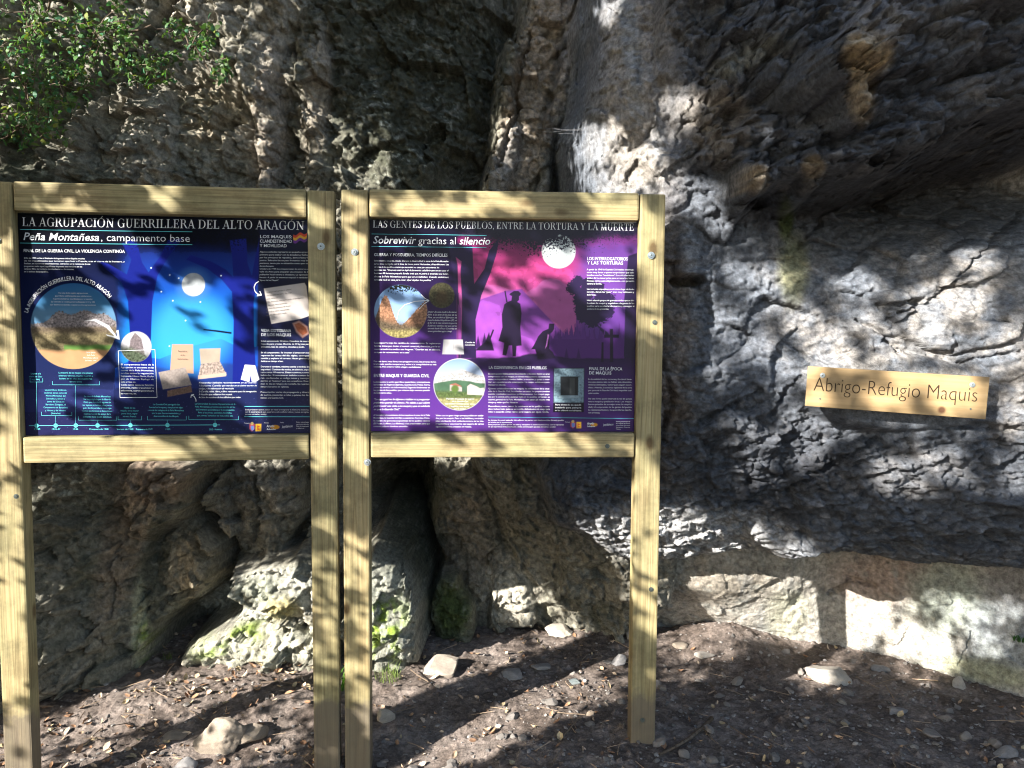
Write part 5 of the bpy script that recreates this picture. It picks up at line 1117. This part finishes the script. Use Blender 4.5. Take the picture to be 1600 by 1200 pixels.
def leaves(name, P, Nrm, L, Wd, colr, parent, seed):
    """many pointed oval leaves, each folded a little along its rib: centres P, normals Nrm, half lengths L, half widths"""
    r = np.random.default_rng(seed); n = len(P); t = r.normal(size=(n, 3)); t -= (t * Nrm).sum(1)[:, None] * Nrm; t /= np.linalg.norm(t, axis=1)[:, None]; s = np.cross(Nrm, t)
    prof = [(-1, .06), (-.45, .9), (.35, .85), (1, .04), (1, -.04), (.35, -.85), (-.45, -.9), (-1, -.06)]
    V = np.stack([P + t * (a * L)[:, None] + s * (b * Wd)[:, None] + Nrm * ((abs(b) * .35 * Wd - .18 * a * a * L))[:, None] for a, b in prof], 1)
    Fc = (LF[None] + (np.arange(n) * 8)[:, None, None]).reshape(-1, 4)
    o = mesh_np(name, V.reshape(-1, 3), Fc, M_LEAF, parent, smooth=False); add_color(o, np.repeat(colr, 8, 0)); return o

r3 = np.random.default_rng(77)
shrub = empty('overhanging_shrub', at(-60, 60, 3.45)); tag(shrub, 'small-leaved green shrub hanging down in the upper left before the cliff', 'shrub')
SB = np.array(shrub.location)
bmS = bmesh.new(); LP = []; 
clusters = [(60, 40, 3.4, 95, 60, 330), (150, 60, 3.45, 70, 60, 240), (40, 130, 3.4, 70, 60, 250), (120, 120, 3.45, 70, 45, 190), (200, 50, 3.5, 45, 45, 110), (200, 100, 3.5, 45, 25, 80), (250, 100, 3.5, 30, 22, 50), (300, 75, 3.5, 32, 30, 75), (325, 50, 3.5, 26, 30, 60), (345, 110, 3.5, 22, 22, 40),
            (40, 190, 3.45, 45, 45, 120), (85, 190, 3.4, 30, 30, 40), (60, 195, 3.35, 30, 20, 30), (100, 150, 3.42, 26, 26, 40), (-60, 100, 3.3, 90, 110, 300), (-40, -80, 3.3, 140, 70, 300), (120, -60, 3.4, 110, 50, 220), (15, 215, 3.5, 30, 30, 50), (225, 125, 3.55, 40, 10, 30), (75, 165, 3.3, 22, 40, 30), (270, 45, 3.55, 30, 12, 20)]
clusters = [(a_, b_, c_ + .2, d_, e_, int(f_ * .62)) for a_, b_, c_, d_, e_, f_ in clusters]
root0 = at(-260, -60, 3.3)
seen_ = [np.array(root0)]
clusters.sort(key=lambda q_: q_[0] + .5 * q_[1])
for (px, py, Y, rx, ry, n) in clusters:
    c = at(px, py, Y); fr_ = min(seen_, key=lambda q_: np.linalg.norm(q_ - c)); tube(bmS, wobble(fr_, c, 5, .022, r3), .0055, .0022); seen_.append(c)
    for k in range(max(4, n // 16)):
        e = at(px + r3.normal(0, rx * .6), py + r3.normal(0, ry * .6), Y + r3.normal(0, .09)); tw = wobble(c + r3.normal(0, .02, 3), e, 4, .012, r3); tube(bmS, tw, .0028, .001, 4)
        for q_ in range(13):
            i = r3.random() ** .6 * 3.999; i0 = int(i); p = tw[i0] * (1 - i + i0) + tw[i0 + 1] * (i - i0); LP.append(p + r3.normal(0, .014, 3))
    for k in range(int(n * .7)):
        a = r3.normal(size=3); a /= np.linalg.norm(a); q_ = r3.random() ** .5; LP.append(at(px + a[0] * rx * q_, py + a[1] * ry * q_, Y + a[2] * .12 * q_))
bm_o = bm_obj('branch', bmS, M_BARK, shrub); bm_o.matrix_parent_inverse = Matrix.Translation(-shrub.location)
LP = np.array(LP); nn = r3.normal(0, .7, (len(LP), 3)) + np.array([-.35, -.6, .5]); nn /= np.linalg.norm(nn, axis=1)[:, None]
lc = np.array([.075, .14, .045]) * r3.uniform(.6, 1.5, (len(LP), 1)) * (1 + r3.normal(0, .1, (len(LP), 3))); yel = r3.random(len(LP)) < .08; lc[yel] = np.array([.16, .19, .035]); bluish = r3.random(len(LP)) < .15; lc[bluish] = np.array([.06, .17, .09])
o = leaves('foliage', LP, nn, r3.uniform(.009, .022, len(LP)), r3.uniform(.005, .0105, len(LP)), np.clip(lc, .01, .4), shrub, 5); o.matrix_parent_inverse = Matrix.Translation(-shrub.location)

def tuft(name, px, py, Y, n, h, spread, col, label, cat, blade=.0010, seed=0, leafy=False):
    r = np.random.default_rng(seed); base = on_ground(px, py) if Y is None else at(px, py, Y)
    zb = ground_z(base[0], base[1]) if Y is None else base[2]
    Vs, Fs, Cs = [], [], []
    for i in range(n):
        a = r.uniform(0, 6.28); d = r.random() ** .5 * spread; hh_ = h * r.uniform(.5, 1.1); lean = r.uniform(.1, .8) * hh_; la = r.uniform(0, 6.28)
        b0 = np.array([d * math.cos(a), d * math.sin(a), -.005]); side = np.array([-math.sin(la), math.cos(la), 0]) * blade * (4 if leafy else 1)
        pts = [b0 + np.array([math.cos(la) * lean * t * t, math.sin(la) * lean * t * t, hh_ * t]) for t in (0, .4, .75, 1)]
        k = len(Vs) * 7
        Vs.append(np.array([pts[0] - side, pts[0] + side, pts[1] - side * 1.2, pts[1] + side * 1.2, pts[2] - side * .7, pts[2] + side * .7, pts[3]])); Fs += [[k, k + 1, k + 3, k + 2], [k + 2, k + 3, k + 5, k + 4], [k + 4, k + 5, k + 6, k + 6]]
        Cs.append(np.tile(np.array(col) * r.uniform(.6, 1.4), (7, 1)))
    V = np.concatenate(Vs); F4 = [f for f in Fs]
    F3 = np.array([t for f in F4 for t in ([(f[0], f[1], f[2]), (f[0], f[2], f[3])] if f[2] != f[3] else [(f[0], f[1], f[2])])])
    o = mesh_np(name, V, F3, M_LEAF, smooth=False); add_color(o, np.concatenate(Cs)); o.location = (base[0], base[1], zb); tag(o, label, cat); return o
tuft('grass_tuft', 607, 1062, None, 90, .07, .06, (.16, .22, .06), 'thin tuft of pale grass at the foot of the tall mossy boulder', 'grass tuft', seed=1)
tuft('grass_tuft', 262, 1032, None, 26, .05, .03, (.14, .18, .06), 'tiny sparse tuft of grass behind the soil under the blue board', 'grass tuft', seed=2)
tuft('green_plant', 2, 1095, None, 30, .09, .05, (.05, .13, .02), 'green leafy plant at the left edge beside the outer post', 'plant', seed=3, leafy=True)
tuft('green_plant', 533, 1078, None, 22, .10, .03, (.09, .2, .03), 'bright green leafy plant in the gap between the two boards', 'plant', seed=4, leafy=True)
tuft('green_plant', 1592, 1000, 3.42, 16, .03, .02, (.04, .12, .03), 'tiny green plant growing on the smooth wall at the right edge', 'plant', seed=5, leafy=True)
# cushions of moss
def moss(px, py, Y, s, label, seed):
    r = np.random.default_rng(seed); c = on_ground(px, py) if Y is None else at(px, py, Y); z = ground_z(c[0], c[1]) if Y is None else c[2]
    n = 420; a = r.normal(size=(n, 3)); a /= np.linalg.norm(a, axis=1)[:, None]; a[:, 2] = np.abs(a[:, 2]); P = a * np.array(s) * (1 + .35 * fbm(a * 2.5 + seed, 3))[:, None]
    nn = a + r.normal(0, .5, a.shape); nn /= np.linalg.norm(nn, axis=1)[:, None]
    o = leaves('moss_cushion', P, nn, r.uniform(.004, .008, n), r.uniform(.003, .005, n), np.array([.15, .24, .03]) * r.uniform(.5, 1.4, (n, 1)), None, seed); o.location = (c[0], c[1], z); tag(o, label, 'moss')
moss(448, 1030, None, (.05, .04, .035), 'bright green moss cushion at the foot of the low mossy boulder', 3); moss(705, 990, None, (.03, .03, .025), 'small green moss cushion below the dark moss-covered boulder', 4); moss(470, 1022, None, (.03, .03, .03), 'small round moss cushion nearest the right post of the blue board', 5)
# the dead branch by the right post
bm = bmesh.new(); pts = [on_ground(*p) for p in ((1030, 1186), (1052, 1175), (1075, 1160), (1098, 1142), (1112, 1126))]; pts = [np.array([p[0], p[1], ground_z(p[0], p[1]) + .012]) for p in pts]
tube(bm, pts, .005, .009, 8); p2 = [pts[3]] + [np.array([*on_ground(*p)[:2], .015]) for p in ((1112, 1160), (1122, 1168))]; tube(bm, p2, .003, .0015, 5)
tag(bm_obj('dead_branch', bm, M_BARK, smooth=True), 'crooked dead branch on the soil beside the right post of the violet board', 'branch')
# cobweb across the cleft
bm = bmesh.new(); M_WEB = plain('web_silk', (.20, .20, .21), .5)
for k in range(4):
    a = at(822 + r3.normal(0, 4), 198 + r3.normal(0, 4), 3.80); b = at(926 + r3.normal(0, 4), 198 + r3.normal(0, 6), 3.36); mid_ = (a + b) / 2 + np.array([0, 0, -.012 + r3.normal(0, .004)])
    tube(bm, [a, (a * .5 + mid_ * .5) + np.array([0, 0, -.004]), mid_, (b * .5 + mid_ * .5) + np.array([0, 0, -.004]), b], .00028, .00028, 3)
tag(bm_obj('cobweb', bm, M_WEB), 'thin grey cobweb strung across the dark cleft above the violet board', 'cobweb')

# ------------------------------------------------------------------ the trees behind the viewer whose crowns dapple the light
# where the sun reaches the ground, the rock and the boards in the photograph: (kind, ...) in layout units
gxm, gym = np.meshgrid(np.arange(-300, 1900, 4.0), np.arange(-250, 1350, 4.0)); mx_, my_ = gxm.ravel(), gym.ravel()
mn = np.stack([mx_ * .02, my_ * .02, np.zeros_like(mx_)], 1); m1 = fbm(mn, 4); m2 = fbm(mn * 2.6 + 9, 3); Lm = np.zeros(len(mx_))
def lit(cx_, cy_, rx, ry, a=1.0, ang=0, soft=.35):
    global Lm; Lm = np.maximum(Lm, a * blob(mx_ + 5 * m2 * 2, my_ + 5 * m1 * 2, cx_, cy_, rx, ry, ang, soft))
def litp(pts, a=1.0, soft=6):
    global Lm; Lm = np.maximum(Lm, a * smooth(-soft, soft, poly_sd(mx_ + 8 * m2, my_ + 8 * m1, pts)))
def spk(cx_, cy_, rx, ry, dens=.5, ang=30, size=7, a=1.0):
    """a cluster of slanting flecks"""
    global Lm; c, s = math.cos(R(ang)), math.sin(R(ang)); u_ = (mx_ * c + my_ * s) / size / 2.2; v_ = (-mx_ * s + my_ * c) / size
    n_ = perlin(np.stack([u_, v_, np.full_like(u_, cx_ * .1)], 1)); e = blob(mx_, my_, cx_, cy_, rx, ry, 0, .5); Lm = np.maximum(Lm, a * e * smooth(.30 - .75 * dens, .48 - .75 * dens, n_))
def dark(cx_, cy_, rx, ry, a=1.0, ang=0, soft=.35):
    global Lm; Lm = Lm * (1 - a * blob(mx_ + 8 * m2, my_ + 8 * m1, cx_, cy_, rx, ry, ang, soft))
def darkp(pts, a=1.0, soft=6):
    global Lm; Lm = Lm * (1 - a * smooth(-soft, soft, poly_sd(mx_ + 8 * m2, my_ + 8 * m1, pts)))
#==MASK==
# upper left rock
lit(275, 20, 26, 26); lit(300, 38, 10, 12); spk(258, 62, 24, 22, .5); lit(352, 97, 9, 12); spk(345, 176, 50, 38, .75, 30, 11); spk(292, 198, 30, 24, .65, 30, 10); spk(205, 178, 50, 18, .5, 35, 8); spk(292, 135, 24, 30, .7, 30, 10); spk(435, 132, 30, 28, .85, 30, 12); spk(452, 172, 32, 24, .8, 30, 12); spk(430, 222, 32, 38, .7, 30, 12); spk(430, 8, 16, 12, .6); lit(514, 205, 11, 30, 1, -8); lit(506, 280, 6, 10); spk(560, 255, 40, 46, .7, 40, 13, .95)
spk(90, 60, 260, 170, .72, 30, 16); spk(320, 70, 50, 50, .4); spk(60, 200, 60, 40, .25); lit(790, 205, 8, 28, 1, 8); spk(800, 215, 16, 30, .3); lit(460, 40, 4, 6)
litp([(230, 0), (330, 0), (370, 110), (385, 215), (330, 215), (230, 130)], .9, 16)
# right nose and wall
lit(952, 14, 8, 12); lit(928, 225, 20, 26, .8); lit(1062, 168, 20, 22, .8); lit(1030, 200, 14, 12, .5); lit(960, 284, 50, 16, .85); spk(1070, 300, 46, 24, .65, 40); spk(990, 240, 40, 16, .3); lit(1200, 212, 8, 4, .6)
for b_ in [(1080, 415, 24, 18), (1090, 455, 18, 24), (1135, 350, 30, 14), (1165, 430, 26, 24), (1208, 450, 22, 34), (1250, 390, 28, 14), (1335, 385, 20, 22), (1440, 372, 26, 26), (1290, 535, 42, 34), (1248, 500, 26, 30), (1335, 440, 36, 20), (1385, 545, 30, 18), (1222, 582, 17, 24), (1500, 470, 52, 28), (1555, 545, 44, 38), (1465, 530, 44, 24), (1592, 640, 18, 60), (1245, 655, 30, 22), (1265, 700, 30, 26), (1400, 740, 44, 26), (1470, 720, 46, 20), (1110, 665, 14, 9), (1195, 695, 22, 14), (1130, 500, 26, 26), (1590, 735, 22, 30), (1440, 470, 24, 18), (1525, 405, 30, 16), (1350, 500, 18, 12), (1180, 540, 20, 20), (1120, 580, 22, 14), (1300, 660, 22, 14), (1180, 745, 20, 12)]:
    lit(b_[0], b_[1], b_[2] * .82, b_[3] * .82, .95, 20, .45)
Lm = np.maximum(Lm, blob(mx_, my_, 1340, 560, 300, 230, 0, .3) * smooth(.32, .55, m1 + .6 * m2) * .5)
lit(1510, 640, 34, 20); lit(1455, 600, 50, 14, .9); lit(1400, 640, 24, 8, .8); lit(1350, 582, 30, 6, .8); lit(1300, 640, 16, 10, .8); lit(1520, 605, 16, 12, .9); lit(1280, 590, 22, 14, .8); dark(1375, 610, 40, 14, .6)
# lit flakes and the foot wall
litp([(890, 808), (1040, 806), (1110, 825), (1255, 850), (1250, 884), (1130, 915), (1040, 912), (1000, 870), (930, 850)], .95); dark(1210, 850, 30, 16, .6); dark(1120, 880, 24, 10, .5)
litp([(1080, 948), (1115, 938), (1150, 935), (1200, 900), (1290, 900), (1288, 1005), (1200, 992), (1140, 980), (1085, 978)], 1, 4); litp([(1318, 895), (1378, 895), (1385, 960), (1340, 1015), (1316, 1008)], .95, 4); lit(1425, 910, 28, 26); lit(1410, 1000, 24, 22, .8); lit(1462, 1020, 24, 30, .85); lit(1495, 945, 22, 34, .55); lit(1548, 975, 26, 40, .45); lit(1585, 930, 16, 22, .5); lit(1425, 960, 14, 12, .4)
# lower left rock
lit(217, 985, 11, 62, 1, 2, .2); litp([(305, 975), (335, 935), (400, 890), (487, 880), (488, 1030), (430, 1035), (330, 1030), (300, 1010)], .9); darkp([(340, 900), (400, 905), (410, 955), (340, 955)], .7); dark(385, 975, 40, 8, .8, -20); spk(110, 760, 60, 40, .2, 30, 6, .7)
litp([(572, 872), (600, 878), (645, 935), (640, 1020), (590, 1062), (572, 1050)], .85); lit(800, 925, 34, 34, .95); lit(775, 925, 14, 20); lit(830, 950, 40, 16, .7); lit(532, 830, 8, 60, .6); lit(532, 920, 8, 30, .5)
# soil
litp([(60, 1110), (200, 1045), (330, 1030), (490, 1015), (495, 1060), (420, 1085), (300, 1100), (180, 1140), (65, 1180)], .95, 8); lit(300, 1060, 160, 24, 1); lit(690, 1040, 70, 26, 1, -20); lit(860, 1085, 90, 14, .95, -24); lit(170, 1190, 90, 22, .9, -10)
litp([(65, 1260), (200, 1160), (290, 1160), (330, 1200), (300, 1260)], .9); litp([(330, 1110), (400, 1100), (480, 1075), (486, 1120), (420, 1180), (330, 1200)], .7); litp([(-80, 1180), (20, 1120), (20, 1260), (-80, 1260)], .8)
darkp([(70, 1150), (180, 1110), (260, 1085), (270, 1098), (180, 1130), (70, 1180)], .8); darkp([(380, 1115), (440, 1085), (490, 1070), (490, 1090), (420, 1120)], .9); darkp([(205, 1215), (300, 1165), (420, 1120), (420, 1135), (300, 1190), (230, 1240)], .85)
litp([(576, 1075), (640, 1040), (740, 1002), (810, 1005), (800, 1030), (700, 1072), (600, 1140), (576, 1140)], .9, 7); litp([(590, 1215), (700, 1150), (800, 1100), (920, 1060), (960, 1075), (860, 1120), (740, 1175), (640, 1220)], .8, 8); lit(880, 990, 34, 16); lit(950, 990, 40, 10, .7); lit(930, 1060, 50, 14, .6, -20); lit(1080, 1010, 60, 14, .7); lit(1120, 975, 60, 12, .8, 4); lit(1280, 1048, 34, 16, .9); lit(1440, 1040, 40, 16, .5, 14); lit(1060, 1045, 40, 10, .4)
# the boards' wood
litp([(-40, 370), (24, 370), (34, 700), (70, 1210), (0, 1250), (-40, 1250)], .95, 4); dark(15, 500, 24, 30, .6); dark(20, 745, 26, 26, .85, 15); dark(30, 880, 26, 16, .6); dark(40, 1095, 26, 14, .7); dark(45, 1175, 30, 16, .8); dark(10, 410, 20, 10, .5); dark(18, 620, 26, 14, .3)
lit(98, 324, 14, 6, .9); lit(252, 303, 14, 14, .9, 30); spk(485, 328, 40, 16, .5, 30, 5); spk(560, 320, 26, 24, .3, 30, 5); lit(645, 325, 20, 10, .8); lit(700, 330, 28, 12, .9); spk(760, 320, 40, 16, .35); lit(810, 318, 20, 10, .5); litp([(925, 312), (1000, 316), (1000, 344), (925, 340)], .9, 5); litp([(1002, 325), (1035, 325), (1035, 460), (1002, 460)], .8, 5); dark(1018, 330, 12, 8, .8); dark(1018, 420, 14, 10, .6); dark(1020, 372, 12, 8, .4); lit(1012, 500, 14, 40, .5)
litp([(490, 575), (528, 575), (528, 730), (490, 730)], .95, 6); spk(506, 500, 22, 70, .45, 30, 7); lit(505, 800, 18, 20, .4); lit(505, 890, 20, 16, .5); lit(508, 1000, 18, 50, .55); dark(507, 770, 20, 16, .8)
litp([(540, 480), (578, 480), (578, 555), (540, 555)], .9, 6); litp([(540, 600), (580, 600), (580, 740), (540, 740)], .75, 8); lit(556, 545, 18, 16, .5); lit(558, 860, 18, 26, .5); lit(560, 960, 18, 26, .4); lit(560, 1060, 18, 30, .3); dark(560, 575, 20, 14, .8); spk(560, 420, 18, 60, .2, 30, 5)
litp([(36, 680), (300, 680), (300, 722), (36, 722)], 1, 3); darkp([(84, 690), (92, 690), (102, 720), (92, 720)], .8, 3); litp([(300, 680), (490, 680), (490, 720), (300, 720)], .55, 5); litp([(580, 676), (750, 676), (750, 714), (580, 714)], .95, 4); litp([(750, 676), (900, 676), (900, 714), (750, 714)], .7); lit(950, 695, 40, 20, .35); dark(600, 690, 12, 8, .5)
litp([(990, 700), (1030, 700), (1028, 810), (990, 810)], .85, 7); litp([(990, 840), (1028, 840), (1028, 1010), (990, 1010)], .5, 8); dark(1008, 828, 20, 18, .8); lit(1008, 970, 18, 30, .5)
# the printed panels
spk(110, 375, 90, 34, .5, 70, 9); spk(215, 405, 40, 26, .5, 60, 9); lit(168, 455, 18, 14, .9, 30); litp([(205, 470), (240, 460), (280, 452), (300, 447), (330, 455), (350, 500), (372, 520), (370, 545), (320, 570), (260, 580), (240, 575), (200, 570), (185, 520)], .95, 5); dark(300, 490, 22, 20, .8, 20); dark(310, 512, 40, 8, .8, -5); spk(345, 455, 30, 20, .5)
lit(110, 563, 50, 13); lit(165, 500, 22, 14, .8, 25); lit(120, 530, 50, 14, .5); lit(175, 545, 20, 20, .4); litp([(52, 588), (100, 592), (100, 682), (60, 682)], .85, 6); lit(150, 610, 40, 20, .6); lit(165, 645, 26, 26, .5); lit(215, 590, 26, 26, .5); litp([(300, 565), (484, 540), (488, 680), (420, 640), (330, 600)], .9, 8); lit(285, 560, 22, 24, .9); lit(455, 480, 30, 12, .6, 10); lit(415, 610, 60, 40, .5); dark(380, 545, 14, 20, .7); lit(440, 660, 40, 14, .5); lit(420, 480, 14, 30, .3)
lit(870, 405, 30, 14, .9); lit(955, 435, 46, 34, .9); lit(900, 425, 20, 16, .8); spk(960, 365, 36, 10, .5); lit(690, 358, 60, 6, .6); lit(800, 430, 50, 26, .4); lit(770, 490, 34, 34, .85, 20); lit(830, 530, 30, 26, .6); lit(740, 540, 30, 20, .6); litp([(590, 540), (700, 545), (760, 600), (770, 672), (592, 674), (590, 600)], .9, 8); dark(680, 570, 40, 12, .6); dark(640, 640, 30, 14, .5); spk(650, 430, 60, 20, .4, 20, 8); lit(815, 630, 50, 30, .6); lit(850, 590, 40, 16, .35); spk(610, 500, 30, 24, .4); lit(960, 500, 20, 8, .7); lit(690, 375, 40, 6, .4); lit(640, 378, 50, 6, .5); dark(725, 590, 20, 20, .5)
Lm = Lm.reshape(gxm.shape); Lm = np.clip(Lm, 0, 1)
def box_blur(a, k):
    for ax in (0, 1):
        p = np.pad(a, [(k, k) if i == ax else (0, 0) for i in (0, 1)], mode='edge'); c = np.cumsum(p, axis=ax); c = np.concatenate([np.zeros_like(np.take(c, [0], ax)), c], ax)
        n = a.shape[ax]; a = (np.take(c, np.arange(2 * k + 1, 2 * k + 1 + n), ax) - np.take(c, np.arange(n), ax)) / (2 * k + 1)
    return a
def grow(a, k):
    for _ in range(k):
        b = a.copy(); b[1:] = np.maximum(b[1:], a[:-1]); b[:-1] = np.maximum(b[:-1], a[1:]); c = b.copy(); c[:, 1:] = np.maximum(c[:, 1:], b[:, :-1]); c[:, :-1] = np.maximum(c[:, :-1], b[:, 1:]); a = c
    return a
Lgrow = grow(Lm, 2)
Lwide = np.maximum(box_blur(Lm, 7), Lgrow)     # how near a sunlit patch is
def mask(a, px, py):
    j = np.clip(((np.asarray(px) + 300) / 4).astype(int), 0, a.shape[1] - 1); i = np.clip(((np.asarray(py) + 250) / 4).astype(int), 0, a.shape[0] - 1); return a[i, j]

# what the light falls on: coarse copies of cliff, soil and boards
def coarse(V, nr, nc, st):
    ii = np.arange(0, nr, st); jj = np.arange(0, nc, st); W = V.reshape(nr, nc, 3)[np.ix_(ii, jj)].reshape(-1, 3); return W, grid_faces(len(ii), len(jj))
bv, bf = [], []; nb = 0
for V_, nr, nc in ((CV, len(cz), len(cx)), (GV, len(gy), len(gx))):
    W, f_ = coarse(V_, nr, nc, 3); bv.append(W); bf += (f_ + nb).tolist(); nb += len(W)
for loc, yaw, z0 in (((-1.2246, 2.8707), .1254, ZL), ((-.0309, 2.9726), .0451, ZR)):
    c, s = math.cos(yaw), math.sin(yaw)
    for x0, x1, za, zb, yy in ((-PW / 2, PW / 2, z0, z0 + PH, 0), (-PW / 2, PW / 2, z0 + PH, z0 + PH + .1, -.034), (-PW / 2, PW / 2, z0 - .093, z0, -.034), (-PW / 2 - .097, -PW / 2, -.1, z0 + PH + .1, -.031), (PW / 2, PW / 2 + .097, -.1, z0 + PH + .1, -.031)):
        bv.append(np.array([[loc[0] + a * c - yy * s, loc[1] + a * s + yy * c, z] for a, z in ((x0, za), (x1, za), (x1, zb), (x0, zb))])); bf.append([nb, nb + 1, nb + 2, nb + 3]); nb += 4
bvh = BVHTree.FromPolygons([Vector(v) for v in np.concatenate(bv)], bf)
sd = Vector(SUND); hx = np.array([SUND[1], -SUND[0], 0]); hx /= np.linalg.norm(hx); hz = np.cross(hx, SUND); hz = hz if hz[2] > 0 else -hz
O = np.array([0.2, 3.4, 1.2]); rc = np.random.default_rng(99)
SP, SN, SL = [], [], []
def canopy(n, big, t0, t1):
    ab = rc.uniform([-3.3, -2.1], [3.0, 2.6], (n, 2)); tt = rc.uniform(t0, t1, n)
    Pn = O + ab[:, :1] * hx + ab[:, 1:] * hz - tt[:, None] * SUND
    keep = []
    u01 = rc.random(n)
    for i in range(n):
        h = bvh.ray_cast(Vector(Pn[i]), sd)[0]
        if h is None: keep.append(False); continue
        px, py = proj(np.array([h])); inside = -250 < px[0] < 1850 and -200 < py[0] < 1300
        L = float(mask(Lwide if big else Lgrow, px, py)[0]) if inside else .12
        keep.append((L < .04) if big and inside else (u01[i] > min(1.0, L * 1.25)))
        if inside and px[0] > 1045 and py[0] < 900: Pn[i] -= SUND * 2.6      # crowns over the right of the scene stand farther off
    keep = np.array(keep); P_ = Pn[keep]
    # leaves hang clear of the ground and outside what the viewer sees
    X_, Y_ = proj(P_); dd = (P_ - CAM) @ FW
    ok = (P_[:, 2] > .12) & ~((dd > .1) & (X_ > -260) & (X_ < 1860) & (Y_ > -260) & (Y_ < 1460)) & (np.linalg.norm(P_ - CAM, axis=1) > .8)
    return P_[ok]
PA = canopy(85000, False, 3.3, 5.0); PB = canopy(36000, True, 3.6, 6.2)
def sunny_normals(n): q_ = -SUND + rc.normal(0, .55, (n, 3)); return q_ / np.linalg.norm(q_, axis=1)[:, None]
trees = [(-3.9, 0.3), (-2.9, -1.6), (-1.0, -2.6)]
labels = ['small oak behind the viewer at left, its crown shading the blue board', 'oak behind the viewer, its crown shading both boards', 'oak behind the viewer, its crown shading the right of the cliff']
PAll = np.concatenate([PA, PB]); big = np.r_[np.zeros(len(PA), bool), np.ones(len(PB), bool)]
own = np.argmin([np.hypot(PAll[:, 0] - a, PAll[:, 1] - b) for a, b in trees], 0)
for k, (tx, ty) in enumerate(trees):
    m = own == k; P_ = PAll[m]; bg_ = big[m]; n = len(P_)
    t = empty('oak_tree', (tx, ty, 0)); tag(t, labels[k], 'tree', 'oaks behind the viewer')
    bm = bmesh.new(); tr_p = wobble((tx, ty, -.2), (tx, ty, 3.2), 8, .03, rc); tube(bm, tr_p, .11, .05, 10); o = bm_obj('trunk', bm, M_BARK, t, True); o.matrix_parent_inverse = Matrix.Translation((-tx, -ty, 0))
    if n:
        cc = np.array([.05, .085, .025]) * rc.uniform(.6, 1.4, (n, 1))
        o = leaves('crown', P_, sunny_normals(n), np.where(bg_, rc.uniform(.05, .075, n), rc.uniform(.019, .033, n)), np.where(bg_, rc.uniform(.028, .042, n), rc.uniform(.011, .019, n)), cc, t, 40 + k); o.matrix_parent_inverse = Matrix.Translation((-tx, -ty, 0))
print('canopy leaves', len(PA), len(PB), 'verts', sum(len(o.data.vertices) for o in bpy.data.objects if o.type == 'MESH'))
